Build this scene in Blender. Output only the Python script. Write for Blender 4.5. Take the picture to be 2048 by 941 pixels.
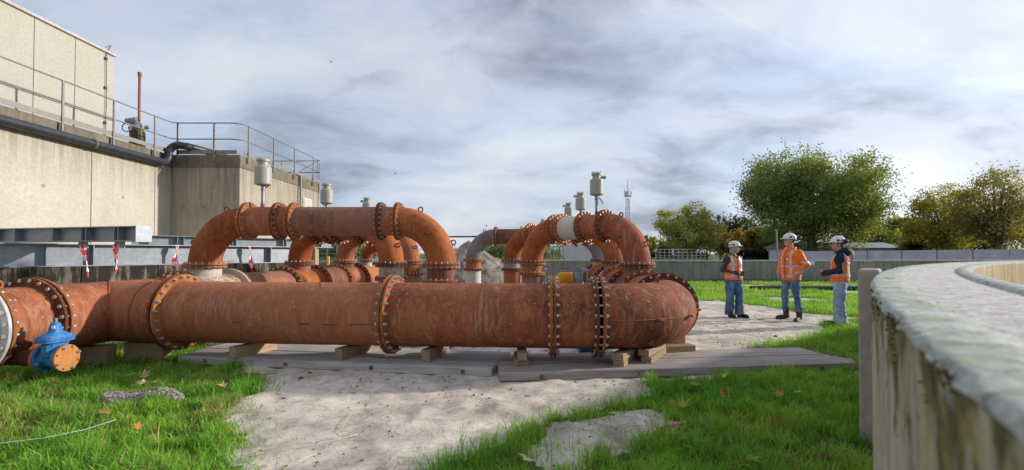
import bpy, math, random
import numpy as np
from mathutils import Vector, Matrix, Quaternion

random.seed(7); rng = np.random.default_rng(7)
for o in list(bpy.data.objects): bpy.data.objects.remove(o)
SC = bpy.context.scene
COL = SC.collection
R = math.radians
pi = math.pi

# ------------------------------------------------------------------ camera
CAMZ = 1.44
cam = bpy.data.cameras.new('camera'); camo = bpy.data.objects.new('camera', cam); COL.objects.link(camo)
cam.lens = 16.0; cam.sensor_width = 36.0; cam.sensor_fit = 'HORIZONTAL'
cam.clip_start = 0.05; cam.clip_end = 3000
camo.location = (0, 0, CAMZ)
camo.rotation_euler = (R(91.0), 0, 0)
cam.shift_y = (508.0 - 470.5 - 910 * math.tan(R(1.0))) / 2048.0
cam.dof.use_dof = True; cam.dof.focus_distance = 6.8; cam.dof.aperture_fstop = 2.0
SC.camera = camo

# ------------------------------------------------------------------ light
SUN = Vector((0.92, 0.22, 0.295)).normalized()
sun = bpy.data.lights.new('sun', 'SUN'); suno = bpy.data.objects.new('sun', sun); COL.objects.link(suno)
sun.energy = 2.0; sun.angle = R(2.2); sun.color = (1.0, 0.94, 0.85)
suno.location = (30, 8, 12)
suno.rotation_euler = SUN.to_track_quat('Z', 'Y').to_euler()

W = bpy.data.worlds.new('World'); SC.world = W; W.use_nodes = True
nt = W.node_tree; nt.nodes.clear()

def nd(nt, typ, ins=None, **props):
    n = nt.nodes.new(typ)
    for k, v in props.items(): setattr(n, k, v)
    if ins:
        for k, v in ins.items():
            s = n.inputs[k]
            if isinstance(v, bpy.types.NodeSocket): nt.links.new(v, s)
            else: s.default_value = v
    return n
def mth(nt, op, a, b=None, c=None, clamp=False):
    n = nt.nodes.new('ShaderNodeMath'); n.operation = op; n.use_clamp = clamp
    for i, v in enumerate((a, b, c)):
        if v is None: continue
        if isinstance(v, bpy.types.NodeSocket): nt.links.new(v, n.inputs[i])
        else: n.inputs[i].default_value = v
    return n.outputs[0]
def vmth(nt, op, a, b=None):
    n = nt.nodes.new('ShaderNodeVectorMath'); n.operation = op
    for i, v in enumerate((a, b)):
        if v is None: continue
        if isinstance(v, bpy.types.NodeSocket): nt.links.new(v, n.inputs[i])
        else: n.inputs[i].default_value = v
    return n.outputs['Value'] if op in ('DOT_PRODUCT', 'LENGTH') else n.outputs[0]
def mix(nt, f, a, b, blend='MIX'):
    n = nt.nodes.new('ShaderNodeMix'); n.data_type = 'RGBA'; n.blend_type = blend; n.clamp_factor = True
    for k, v in ((0, f), (6, a), (7, b)):
        if isinstance(v, bpy.types.NodeSocket): nt.links.new(v, n.inputs[k])
        else: n.inputs[k].default_value = (tuple(v) + (1,) if k and len(v) == 3 else v)
    return n.outputs[2]
def ramp(nt, fac, stops, interp='LINEAR'):
    n = nt.nodes.new('ShaderNodeValToRGB'); cr = n.color_ramp; cr.interpolation = interp
    while len(cr.elements) < len(stops): cr.elements.new(0.5)
    for e, (p, c) in zip(cr.elements, stops):
        e.position = p
        e.color = (c, c, c, 1) if isinstance(c, (int, float)) else tuple(c) + (1,)
    nt.links.new(fac, n.inputs[0])
    return n.outputs[0]
def noise(nt, vec, scale, detail=4, rough=0.55, dist=0.0):
    return nd(nt, 'ShaderNodeTexNoise', {'Vector': vec, 'Scale': scale, 'Detail': detail, 'Roughness': rough, 'Distortion': dist}).outputs[0]

SKY_OFF = (7.7, -6.1, 0)
tc = nd(nt, 'ShaderNodeTexCoord')
sky = nd(nt, 'ShaderNodeTexSky', sky_type='NISHITA', sun_disc=False, sun_elevation=math.asin(SUN.z),
         sun_rotation=math.atan2(SUN.x, SUN.y), altitude=0, air_density=1.0, dust_density=1.0, ozone_density=1.5)
D = vmth(nt, 'NORMALIZE', tc.outputs['Generated'])
sep = nd(nt, 'ShaderNodeSeparateXYZ', {0: D})
zz = mth(nt, 'ADD', mth(nt, 'MAXIMUM', sep.outputs[2], 0.0), 0.30)
uv = nd(nt, 'ShaderNodeCombineXYZ', {0: mth(nt, 'DIVIDE', sep.outputs[0], zz), 1: mth(nt, 'DIVIDE', sep.outputs[1], zz), 2: 0.0}).outputs[0]
wrp = nd(nt, 'ShaderNodeTexNoise', {'Vector': uv, 'Scale': 1.3, 'Detail': 4.0, 'Roughness': 0.5}).outputs['Color']
uvw = vmth(nt, 'ADD', uv, vmth(nt, 'MULTIPLY', vmth(nt, 'SUBTRACT', wrp, (0.5, 0.5, 0.5)), (0.5, 0.5, 0.0)))
uvs = nd(nt, 'ShaderNodeMapping', {'Vector': uvw, 'Location': SKY_OFF, 'Rotation': (0, 0, R(-18)), 'Scale': (0.85, 1.15, 1)}).outputs[0]
nA = noise(nt, uvs, 1.25, 9, 0.54, 0.0)                     # grey banks
nC = noise(nt, uvs, 4.2, 8, 0.60, 0.0)
uvt = nd(nt, 'ShaderNodeMapping', {'Vector': uvw, 'Location': (0.4, 1.7, 0), 'Rotation': (0, 0, R(24)), 'Scale': (0.55, 1.5, 1)}).outputs[0]
nB = noise(nt, uvt, 1.15, 9, 0.56, 0.2)                     # high thin veil
nD = mth(nt, 'ADD', nA, mth(nt, 'MULTIPLY', mth(nt, 'SUBTRACT', nC, 0.5), 0.27))
cover = ramp(nt, mth(nt, 'ADD', mth(nt, 'MULTIPLY', nB, 0.75), mth(nt, 'MULTIPLY', nA, 0.3)), [(0.36, 0.82), (0.60, 1.0)])
dark = ramp(nt, nD, [(0.48, 0.0), (0.63, 1.0)])
lite = ramp(nt, nD, [(0.30, 1.0), (0.46, 0.0)])
cb = mix(nt, ramp(nt, nB, [(0.36, 0.0), (0.62, 1.0)]), (1.62, 1.85, 2.38), (2.18, 2.34, 2.68))
cb = mix(nt, mth(nt, 'MULTIPLY', lite, 0.75), cb, (2.75, 2.8, 2.86))
cc = mix(nt, mth(nt, 'MULTIPLY', dark, 0.92), cb, (0.96, 1.08, 1.38))
sd = mth(nt, 'MAXIMUM', vmth(nt, 'DOT_PRODUCT', D, tuple(SUN)), 0.0)
glow = mth(nt, 'ADD', 0.90, mth(nt, 'MULTIPLY', mth(nt, 'POWER', sd, 2.0), 0.28))
cc = mix(nt, 1.0, cc, nd(nt, 'ShaderNodeCombineXYZ', {0: glow, 1: glow, 2: glow}).outputs[0], 'MULTIPLY')
# a thin dispersing contrail high to the right
c1 = Vector((0.385, 1, 0.585)).normalized(); c2 = Vector((0.66, 1, 0.435)).normalized(); cn = c1.cross(c2).normalized(); cm = (c1 + c2).normalized()
lat = mth(nt, 'ABSOLUTE', vmth(nt, 'DOT_PRODUCT', D, tuple(cn)))
ct = ramp(nt, mth(nt, 'ADD', mth(nt, 'MULTIPLY', lat, 40.0), mth(nt, 'MULTIPLY', mth(nt, 'SUBTRACT', nC, 0.5), 0.9)), [(0.0, 1.0), (0.30, 0.0)])
ct = mth(nt, 'MULTIPLY', ct, ramp(nt, vmth(nt, 'DOT_PRODUCT', D, tuple(cm)), [(0.982, 0.0), (0.999, 0.13)]))
cc = mix(nt, ct, cc, (3.3, 3.35, 3.4))
skycol = mix(nt, mth(nt, 'MULTIPLY', cover, 0.97), sky.outputs[0], cc)
bg = nd(nt, 'ShaderNodeBackground', {'Color': skycol, 'Strength': 0.1333})
wo = nd(nt, 'ShaderNodeOutputWorld', {'Surface': bg.outputs[0]})

SC.view_settings.view_transform = 'Standard'; SC.view_settings.look = 'None'
SC.view_settings.exposure = 1.285; SC.view_settings.gamma = 1.0
SC.view_settings.use_curve_mapping = False
SC.cycles.use_denoising = True
SC.cycles.max_bounces = 8

# ------------------------------------------------------------------ materials
MATS = {}
def newmat(name, rough=0.7, metal=0.0, spec=0.4):
    m = bpy.data.materials.new(name); m.use_nodes = True; nt = m.node_tree
    b = nt.nodes['Principled BSDF']
    b.inputs['Roughness'].default_value = rough; b.inputs['Metallic'].default_value = metal
    b.inputs['Specular IOR Level'].default_value = spec
    MATS[name] = m
    return m, nt, b
def pos(nt): return nd(nt, 'ShaderNodeNewGeometry').outputs['Position']
def objc(nt): return nd(nt, 'ShaderNodeTexCoord').outputs['Object']
def bump(nt, b, h, strength=0.3, dist=0.01):
    n = nd(nt, 'ShaderNodeBump', {'Height': h, 'Strength': strength, 'Distance': dist})
    nt.links.new(n.outputs[0], b.inputs['Normal'])
def smap(nt, v, sc, loc=(0, 0, 0)): return nd(nt, 'ShaderNodeMapping', {'Vector': v, 'Scale': sc, 'Location': loc}).outputs[0]
def flat(name, c, rough=0.6, metal=0.0, var=0.12, nscale=9.0, bmp=0.0, spec=0.4):
    m, nt, b = newmat(name, rough, metal, spec)
    p = pos(nt); n = noise(nt, p, nscale, 5)
    f = ramp(nt, n, [(0.3, 1 - var), (0.7, 1 + var)])
    nt.links.new(mix(nt, 1.0, tuple(c), f, 'MULTIPLY'), b.inputs['Base Color'])
    if bmp: bump(nt, b, noise(nt, p, nscale * 6, 4), bmp, 0.004)
    return m
def rust(name, dk, md, lt, shift=0.0, pale=0.35, streak=0.25, rough=0.72):
    m, nt, b = newmat(name, rough, 0.0, 0.2)
    p = pos(nt); oi = nd(nt, 'ShaderNodeObjectInfo').outputs['Random']
    pv = vmth(nt, 'ADD', p, nd(nt, 'ShaderNodeCombineXYZ', {0: mth(nt, 'MULTIPLY', oi, 37.0), 1: mth(nt, 'MULTIPLY', oi, 11.0), 2: 0.0}).outputs[0])
    n1 = noise(nt, pv, 1.6, 9, 0.62, 0.4)
    n2 = noise(nt, p, 28.0, 6, 0.75)
    n3 = noise(nt, smap(nt, pv, (14.0, 14.0, 1.3)), 2.4, 6, 0.66, 0.3)
    n5 = noise(nt, pv, 7.0, 6, 0.7)
    t = mth(nt, 'ADD', mth(nt, 'MULTIPLY', n1, 0.50), mth(nt, 'MULTIPLY', n2, 0.32))
    t = mth(nt, 'ADD', t, mth(nt, 'MULTIPLY', n3, streak))
    t = mth(nt, 'ADD', t, mth(nt, 'MULTIPLY', mth(nt, 'SUBTRACT', n5, 0.5), 0.30))
    t = mth(nt, 'ADD', t, mth(nt, 'ADD', shift - 0.03, mth(nt, 'MULTIPLY', mth(nt, 'SUBTRACT', oi, 0.5), 0.22)))
    c = ramp(nt, t, [(0.37, dk), (0.51, md), (0.67, lt)])
    # scuffs and pale lime spots
    vo = nd(nt, 'ShaderNodeTexVoronoi', {'Vector': pv, 'Scale': 8.5, 'Randomness': 1.0})
    sp = ramp(nt, vo.outputs['Distance'], [(0.06, 1.0), (0.14, 0.0)])
    sp = mth(nt, 'MULTIPLY', sp, ramp(nt, noise(nt, pv, 5.0, 2), [(0.5, 0.0), (0.62, 1.0)]))
    n4 = noise(nt, smap(nt, pv, (3.2, 3.2, 0.55), (5, 2, 1)), 3.0, 7, 0.7, 1.2)
    sm = ramp(nt, n4, [(0.51, 0.0), (0.66, 1.0)])
    c = mix(nt, mth(nt, 'MULTIPLY', sm, pale), c, (0.44, 0.27, 0.19))
    c = mix(nt, mth(nt, 'MULTIPLY', sp, min(1, pale * 1.6)), c, (0.52, 0.38, 0.30))
    n6 = noise(nt, pv, 2.7, 8, 0.7, 0.8)
    c = mix(nt, mth(nt, 'MULTIPLY', ramp(nt, n6, [(0.58, 0.0), (0.72, 1.0)]), 0.28), c, (0.085, 0.036, 0.022))
    nt.links.new(c, b.inputs['Base Color'])
    nt.links.new(ramp(nt, n5, [(0.3, rough - 0.18), (0.7, rough + 0.1)]), b.inputs['Roughness'])
    bump(nt, b, mth(nt, 'ADD', mth(nt, 'MULTIPLY', n2, 0.5), n5), 0.22, 0.006)
    return m
rust('rust_main', (0.11, 0.034, 0.017), (0.265, 0.080, 0.035), (0.385, 0.135, 0.060), 0.02, 0.55, 0.36, 0.86)
rust('rust_orange', (0.11, 0.032, 0.013), (0.275, 0.074, 0.021), (0.41, 0.132, 0.036), 0.0, 0.25, 0.34, 0.86)
rust('rust_brown', (0.11, 0.048, 0.032), (0.235, 0.105, 0.068), (0.33, 0.155, 0.10), 0.0, 0.25, 0.25, 0.84)
rust('rust_flange', (0.11, 0.036, 0.018), (0.27, 0.088, 0.030), (0.46, 0.170, 0.048), 0.0, 0.12, 0.25, 0.82)
rust('rust_grey', (0.16, 0.085, 0.060), (0.20, 0.185, 0.18), (0.30, 0.29, 0.285), 0.10, 0.2)
rust('rust_text', (0.09, 0.028, 0.016), (0.15, 0.047, 0.024), (0.21, 0.07, 0.032), 0.0, 0.0)
rust('flaking_white', (0.26, 0.10, 0.04), (0.50, 0.45, 0.37), (0.58, 0.555, 0.49), 0.055, 0.0, 0.15)
rust('weathered_green', (0.20, 0.10, 0.05), (0.25, 0.30, 0.22), (0.36, 0.44, 0.35), 0.10, 0.0)
rust('rust_blind', (0.18, 0.06, 0.02), (0.36, 0.125, 0.035), (0.50, 0.21, 0.065), 0.0, 0.1)

def concrete(name, base, dirt, moss=None, streak=0.5, top=None, pores=0.2, rough=0.9, zs=0.25, th=0.0):
    m, nt, b = newmat(name, rough, 0, 0.25)
    p = pos(nt)
    n1 = noise(nt, p, 0.9, 8, 0.65, 0.3); n2 = noise(nt, p, 14, 6, 0.7)
    ns = noise(nt, smap(nt, p, (4.0, 4.0, zs)), 1.6, 7, 0.65, 0.15)
    nf = noise(nt, smap(nt, p, (14.0, 14.0, zs * 2)), 1.8, 5, 0.6)
    f = mth(nt, 'ADD', mth(nt, 'MULTIPLY', ramp(nt, ns, [(0.46 - th, 0.0), (0.74 - th * 1.8, 1.0)]), streak), mth(nt, 'MULTIPLY', ramp(nt, n1, [(0.42, 0.0), (0.72 - th, 1.0)]), 0.45 + th * 3))
    f = mth(nt, 'ADD', f, mth(nt, 'MULTIPLY', ramp(nt, nf, [(0.52, 0.0), (0.75, 1.0)]), streak * 0.45), clamp=True)
    c = mix(nt, f, base, dirt)
    c = mix(nt, 1.0, c, ramp(nt, n2, [(0.25, 0.80), (0.75, 1.16)]), 'MULTIPLY')
    if top:      # weather-stained crown: running dirt below the coping
        z0, z1, col = top
        sz = nd(nt, 'ShaderNodeSeparateXYZ', {0: p}).outputs[2]
        g = nd(nt, 'ShaderNodeMapRange', {'Value': sz, 'From Min': z0, 'From Max': z1, 'To Min': 0.0, 'To Max': 1.0}).outputs[0]
        g = mth(nt, 'MULTIPLY', g, ramp(nt, mth(nt, 'ADD', mth(nt, 'MULTIPLY', ns, 0.7), mth(nt, 'MULTIPLY', nf, 0.3)), [(0.34, 0.0), (0.60, 1.0)]))
        c = mix(nt, mth(nt, 'MULTIPLY', g, 0.68), c, col)
    if moss:
        nm = noise(nt, p, 5.5, 8, 0.7, 0.4)
        c = mix(nt, mth(nt, 'MULTIPLY', ramp(nt, nm, [(0.52, 0.0), (0.68, 1.0)]), moss[1]), c, moss[0])
    vo = nd(nt, 'ShaderNodeTexVoronoi', {'Vector': p, 'Scale': 9.0}).outputs['Distance']
    c = mix(nt, mth(nt, 'MULTIPLY', ramp(nt, vo, [(0.05, 1.0), (0.10, 0.0)]), pores), c, (0.12, 0.11, 0.10))
    nt.links.new(c, b.inputs['Base Color'])
    bump(nt, b, mth(nt, 'ADD', n2, mth(nt, 'MULTIPLY', noise(nt, p, 60, 4), 0.5)), 0.3, 0.008)
    return m
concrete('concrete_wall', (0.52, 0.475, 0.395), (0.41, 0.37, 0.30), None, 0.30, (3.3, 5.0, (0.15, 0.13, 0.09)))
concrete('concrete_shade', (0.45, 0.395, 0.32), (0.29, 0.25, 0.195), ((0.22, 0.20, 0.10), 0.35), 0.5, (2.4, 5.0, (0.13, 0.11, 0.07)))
concrete('concrete_coping', (0.22, 0.19, 0.145), (0.11, 0.092, 0.066), ((0.085, 0.085, 0.04), 0.7), 0.6, th=0.04)
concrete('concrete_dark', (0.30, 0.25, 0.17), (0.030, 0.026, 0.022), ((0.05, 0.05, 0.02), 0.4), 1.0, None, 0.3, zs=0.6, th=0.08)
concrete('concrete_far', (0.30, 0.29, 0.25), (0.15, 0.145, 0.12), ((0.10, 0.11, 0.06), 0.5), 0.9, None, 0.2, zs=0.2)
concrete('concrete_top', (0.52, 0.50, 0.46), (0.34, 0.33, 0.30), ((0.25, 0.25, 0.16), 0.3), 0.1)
m, nt_, b_ = newmat('tank_face', 0.95, 0, 0.15); p_ = pos(nt_)
q1 = noise(nt_, smap(nt_, p_, (9, 9, 0.5)), 1.5, 8, 0.62, 0.25); q2 = noise(nt_, p_, 22.0, 7, 0.72); q4 = noise(nt_, smap(nt_, p_, (3, 3, 0.6)), 1.6, 7, 0.65, 0.4)
c_ = ramp(nt_, mth(nt_, 'ADD', mth(nt_, 'MULTIPLY', q1, 0.7), mth(nt_, 'MULTIPLY', q2, 0.3)), [(0.34, (0.24, 0.21, 0.15)), (0.44, (0.42, 0.39, 0.30)), (0.56, (0.56, 0.53, 0.43))])
c_ = mix(nt_, mth(nt_, 'MULTIPLY', ramp(nt_, q4, [(0.48, 0.0), (0.62, 1.0)]), 0.5), c_, (0.46, 0.40, 0.16))
sz_n = nd(nt_, 'ShaderNodeSeparateXYZ', {0: p_}).outputs[2]
up_ = nd(nt_, 'ShaderNodeMapRange', {'Value': sz_n, 'From Min': 0.70, 'From Max': 1.28, 'To Min': -0.16, 'To Max': 0.10}).outputs[0]
mo_ = mth(nt_, 'ADD', mth(nt_, 'ADD', mth(nt_, 'MULTIPLY', noise(nt_, smap(nt_, p_, (1, 1, 0.6)), 8.0, 8, 0.68, 0.5), 0.7), mth(nt_, 'MULTIPLY', q2, 0.3)), up_)
mc_ = ramp(nt_, noise(nt_, p_, 13.0, 6, 0.7), [(0.40, (0.07, 0.045, 0.025)), (0.50, (0.15, 0.14, 0.04)), (0.62, (0.27, 0.25, 0.06))])
c_ = mix(nt_, ramp(nt_, mo_, [(0.515, 0.0), (0.59, 0.92)]), c_, mc_)
nt_.links.new(c_, b_.inputs['Base Color']); bump(nt_, b_, mth(nt_, 'ADD', q2, mo_), 0.8, 0.02)
concrete('tank_inner', (0.50, 0.37, 0.17), (0.27, 0.19, 0.085), ((0.58, 0.46, 0.24), 0.5), 1.0, None, 0.2, zs=0.15)
m, nt_, b_ = newmat('tank_rim', 0.95, 0, 0.15); p_ = pos(nt_)
q1 = noise(nt_, p_, 11.0, 9, 0.72, 0.3); q2 = noise(nt_, p_, 38.0, 7, 0.78, 0.2); q3 = noise(nt_, p_, 90.0, 4, 0.7)
c_ = ramp(nt_, mth(nt_, 'ADD', mth(nt_, 'MULTIPLY', q1, 0.55), mth(nt_, 'MULTIPLY', q2, 0.45)), [(0.37, (0.16, 0.15, 0.10)), (0.45, (0.33, 0.345, 0.285)), (0.53, (0.50, 0.52, 0.475)), (0.62, (0.66, 0.66, 0.61))])
c_ = mix(nt_, mth(nt_, 'MULTIPLY', ramp(nt_, noise(nt_, vmth(nt_, 'ADD', p_, (7, 3, 0)), 4.5, 8, 0.7, 0.6), [(0.54, 0.0), (0.64, 1.0)]), 0.6), c_, (0.36, 0.37, 0.20))
c_ = mix(nt_, 1.0, c_, ramp(nt_, q3, [(0.25, 0.7), (0.75, 1.25)]), 'MULTIPLY')
nt_.links.new(c_, b_.inputs['Base Color']); bump(nt_, b_, mth(nt_, 'ADD', q2, mth(nt_, 'MULTIPLY', q3, 0.5)), 0.7, 0.012)
m, nt_, b_ = newmat('tank_grit', 0.95, 0, 0.15); p_ = pos(nt_)
q2 = noise(nt_, p_, 18.0, 8, 0.75, 0.3); q3 = noise(nt_, p_, 110.0, 4, 0.75)
c_ = ramp(nt_, mth(nt_, 'ADD', mth(nt_, 'MULTIPLY', q3, 0.5), mth(nt_, 'MULTIPLY', q2, 0.5)), [(0.40, (0.22, 0.20, 0.18)), (0.47, (0.52, 0.49, 0.45)), (0.56, (0.74, 0.71, 0.67))])
nt_.links.new(c_, b_.inputs['Base Color']); bump(nt_, b_, mth(nt_, 'ADD', q3, q2), 0.8, 0.01)
m, nt_, b_ = newmat('rubble', 0.95, 0, 0.15); p_ = pos(nt_)
vo_ = nd(nt_, 'ShaderNodeTexVoronoi', {'Vector': p_, 'Scale': 55.0}); sc_ = nd(nt_, 'ShaderNodeSeparateXYZ', {0: vo_.outputs['Color']}).outputs[0]
c_ = ramp(nt_, sc_, [(0.0, (0.22, 0.19, 0.15)), (0.4, (0.40, 0.34, 0.27)), (0.75, (0.48, 0.41, 0.34)), (1.0, (0.66, 0.62, 0.56))])
c_ = mix(nt_, ramp(nt_, vo_.outputs['Distance'], [(0.35, 0.0), (0.6, 0.8)]), c_, (0.12, 0.11, 0.095))
c_ = mix(nt_, mth(nt_, 'MULTIPLY', ramp(nt_, noise(nt_, p_, 9, 6), [(0.48, 0.0), (0.62, 1.0)]), 0.35), c_, (0.14, 0.125, 0.105))
nt_.links.new(c_, b_.inputs['Base Color']); bump(nt_, b_, vo_.outputs['Distance'], -1.0, 0.02)
concrete('panel_render', (0.44, 0.415, 0.36), (0.38, 0.355, 0.30), None, 0.3, None, 0.12)

def wood(name, base, dk, axis=0, rough=0.85):
    m, nt, b = newmat(name, rough, 0, 0.25)
    p = objc(nt); oi = nd(nt, 'ShaderNodeObjectInfo').outputs['Random']
    sc = [30.0, 30.0, 30.0]; sc[axis] = 1.4
    n = noise(nt, smap(nt, p, tuple(sc)), 1.0, 7, 0.7, 0.6)
    n2 = noise(nt, pos(nt), 2.2, 7, 0.65)
    c = mix(nt, ramp(nt, n, [(0.3, 0.0), (0.7, 1.0)]), dk, base)
    c = mix(nt, mth(nt, 'MULTIPLY', ramp(nt, n2, [(0.45, 0.0), (0.75, 1.0)]), 0.5), c, dk)
    c = mix(nt, 1.0, c, ramp(nt, oi, [(0.0, 0.82), (1.0, 1.15)]), 'MULTIPLY')
    nt.links.new(c, b.inputs['Base Color'])
    bump(nt, b, n, 0.35, 0.006)
    return m
wood('mat_wood', (0.56, 0.53, 0.50), (0.23, 0.215, 0.20))
wood('mat_wood_brown', (0.58, 0.51, 0.47), (0.22, 0.19, 0.17))
wood('block_wood', (0.46, 0.33, 0.21), (0.27, 0.185, 0.115), 1)
wood('plank_wood', (0.30, 0.26, 0.22), (0.12, 0.10, 0.085), 2)

flat('zinc_bolt', (0.46, 0.46, 0.455), 0.38, 0.7, 0.2, 30)
m, nt_, b_ = newmat('galvanised', 0.5, 0.45, 0.5)
p_ = pos(nt_); v_ = ramp(nt_, noise(nt_, p_, 14.0, 5, 0.6), [(0.3, 0.25), (0.7, 0.75)])
c_ = mix(nt_, 0.5, (0.27, 0.30, 0.33), v_, 'SOFT_LIGHT')
c_ = mix(nt_, mth(nt_, 'MULTIPLY', ramp(nt_, noise(nt_, p_, 3.0, 6), [(0.5, 0.0), (0.7, 1.0)]), 0.5), c_, (0.40, 0.41, 0.41))
nt_.links.new(c_, b_.inputs['Base Color'])
flat('rail_steel', (0.235, 0.215, 0.195), 0.55, 0.3, 0.2, 12)
flat('valve_grey', (0.36, 0.355, 0.30), 0.42, 0.0, 0.08, 6)
flat('black_plastic', (0.030, 0.033, 0.040), 0.42, 0.0, 0.25, 5)
flat('black_rubber', (0.022, 0.022, 0.024), 0.6)
flat('blue_paint', (0.035, 0.165, 0.42), 0.55, 0.0, 0.32, 18, 0.25, 0.35)
flat('blue_plastic', (0.02, 0.13, 0.50), 0.4)
flat('lightblue_plastic', (0.08, 0.42, 0.68), 0.4)
flat('yellow_paint', (0.75, 0.40, 0.015), 0.4, 0, 0.12, 20)
flat('red_paint', (0.55, 0.02, 0.025), 0.45)
flat('tape_red', (0.72, 0.025, 0.05), 0.5)
flat('tape_white', (0.80, 0.80, 0.80), 0.5)
flat('grey_flange', (0.42, 0.43, 0.44), 0.55, 0, 0.2, 7)
flat('cream_paint', (0.66, 0.60, 0.48), 0.6, 0, 0.12, 5)
flat('white_wall', (0.62, 0.62, 0.60), 0.8, 0, 0.08, 2)
flat('screen_mesh', (0.50, 0.50, 0.56), 0.7, 0, 0.15, 1.5)
flat('white_sign', (0.75, 0.76, 0.76), 0.5)
flat('green_paint', (0.02, 0.75, 0.10), 0.5)
flat('dark_steel', (0.10, 0.09, 0.085), 0.6, 0.2)
flat('mast_steel', (0.30, 0.31, 0.33), 0.6)
flat('car_paint', (0.10, 0.16, 0.30), 0.25, 0.2)
flat('car_glass', (0.30, 0.42, 0.50), 0.08, 0.0)
flat('lamp_glass', (0.7, 0.7, 0.68), 0.2)
flat('louvre', (0.55, 0.53, 0.47), 0.6)
flat('bark', (0.11, 0.085, 0.065), 0.9, 0, 0.35, 14, 0.5)
flat('soil', (0.13, 0.108, 0.09), 0.95, 0, 0.3, 30, 0.4)
flat('shell', (0.62, 0.60, 0.56), 0.6)
flat('skin', (0.56, 0.31, 0.225), 0.5, 0, 0.05, 10)
flat('hair_grey', (0.33, 0.29, 0.25), 0.6, 0, 0.35, 70)
flat('hair_brown', (0.14, 0.075, 0.04), 0.6, 0, 0.35, 70)
flat('hair_dark', (0.05, 0.035, 0.025), 0.6, 0, 0.3, 60)
flat('hair_blond', (0.45, 0.28, 0.13), 0.6, 0, 0.35, 70)
flat('eye_dark', (0.03, 0.022, 0.02), 0.3)
flat('scuff_pale', (0.37, 0.185, 0.12), 0.9, 0, 0.2, 30)
flat('scuff_dark', (0.15, 0.06, 0.036), 0.9, 0, 0.3, 30)
flat('scuff_orange', (0.36, 0.125, 0.045), 0.9, 0, 0.25, 40)
flat('lip', (0.42, 0.16, 0.13), 0.5)
flat('helmet_white', (0.72, 0.72, 0.68), 0.3, 0, 0.04, 6)
flat('hivis', (0.92, 0.165, 0.012), 0.65, 0, 0.10, 14, 0.25)
flat('reflective', (0.50, 0.50, 0.48), 0.4, 0.2, 0.1, 12)
flat('navy_knit', (0.014, 0.018, 0.038), 0.8, 0, 0.25, 20, 0.3)
flat('navy_jacket', (0.035, 0.035, 0.065), 0.6, 0, 0.2, 20, 0.3)
flat('boot_leather', (0.055, 0.045, 0.036), 0.6, 0, 0.3, 18, 0.2)
flat('boot_black', (0.015, 0.015, 0.017), 0.5)
flat('phone_case', (0.12, 0.05, 0.02), 0.4)
flat('logo_pink', (0.85, 0.55, 0.50), 0.5)
def denim(name, base, pale):
    m, nt, b = newmat(name, 0.8, 0, 0.2)
    p = objc(nt); n = noise(nt, smap(nt, p, (4, 4, 1.6)), 1.6, 6, 0.6); n2 = noise(nt, p, 90, 3)
    c = mix(nt, ramp(nt, n, [(0.42, 0.0), (0.68, 1.0)]), base, pale)
    c = mix(nt, 1.0, c, ramp(nt, n2, [(0.3, 0.85), (0.7, 1.15)]), 'MULTIPLY')
    nt.links.new(c, b.inputs['Base Color']); bump(nt, b, noise(nt, smap(nt, p, (9, 9, 14)), 1.2, 4), 0.35, 0.012)
denim('denim_dark', (0.05, 0.115, 0.215), (0.17, 0.28, 0.40))
denim('denim_mid', (0.06, 0.125, 0.22), (0.22, 0.32, 0.43))
denim('denim_light', (0.27, 0.37, 0.50), (0.47, 0.56, 0.66))

def leafmat(name, trans=0.35, rough=0.6):
    m = bpy.data.materials.new(name); m.use_nodes = True; nt = m.node_tree; b = nt.nodes['Principled BSDF']
    a = nd(nt, 'ShaderNodeVertexColor', layer_name='tint').outputs[0]
    nt.links.new(a, b.inputs['Base Color']); b.inputs['Roughness'].default_value = rough
    b.inputs['Specular IOR Level'].default_value = 0.3
    tr = nd(nt, 'ShaderNodeBsdfTranslucent', {'Color': mix(nt, 1.0, a, (1.25, 1.2, 0.7), 'MULTIPLY')})
    ms = nd(nt, 'ShaderNodeMixShader', {0: trans, 1: b.outputs[0], 2: tr.outputs[0]})
    nt.links.new(ms.outputs[0], nt.nodes['Material Output'].inputs[0]); MATS[name] = m
leafmat('grass_blade', 0.38, 0.55); leafmat('tree_leaf', 0.45, 0.65); leafmat('dry_leaf', 0.2, 0.7)

# sand / soil / turf ground
m, nt_, b_ = newmat('ground_sand', 0.95, 0, 0.15)
p_ = pos(nt_)
g1 = noise(nt_, p_, 0.55, 8, 0.62, 0.4); g2 = noise(nt_, p_, 4.0, 8, 0.68, 0.5); g3 = noise(nt_, p_, 60, 5, 0.75); g4 = noise(nt_, p_, 17, 6, 0.7)
f_ = mth(nt_, 'ADD', mth(nt_, 'MULTIPLY', g1, 0.55), mth(nt_, 'MULTIPLY', g2, 0.45))
c_ = ramp(nt_, f_, [(0.39, (0.29, 0.25, 0.205)), (0.47, (0.50, 0.435, 0.355)), (0.56, (0.70, 0.615, 0.51))])
c_ = mix(nt_, 1.0, c_, ramp(nt_, g3, [(0.25, 0.70), (0.75, 1.25)]), 'MULTIPLY')
c_ = mix(nt_, mth(nt_, 'MULTIPLY', ramp(nt_, g4, [(0.56, 0.0), (0.68, 1.0)]), 0.55), c_, (0.13, 0.115, 0.10))
va = nd(nt_, 'ShaderNodeVertexColor', layer_name='turf').outputs[0]
tf_ = mix(nt_, ramp(nt_, g4, [(0.35, 0.0), (0.65, 1.0)]), (0.06, 0.075, 0.025), (0.11, 0.14, 0.035))
va = mth(nt_, 'ADD', va, mth(nt_, 'MULTIPLY', mth(nt_, 'SUBTRACT', g2, 0.5), 0.8))
c_ = mix(nt_, ramp(nt_, va, [(0.40, 0.0), (0.62, 1.0)]), c_, tf_)
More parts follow.
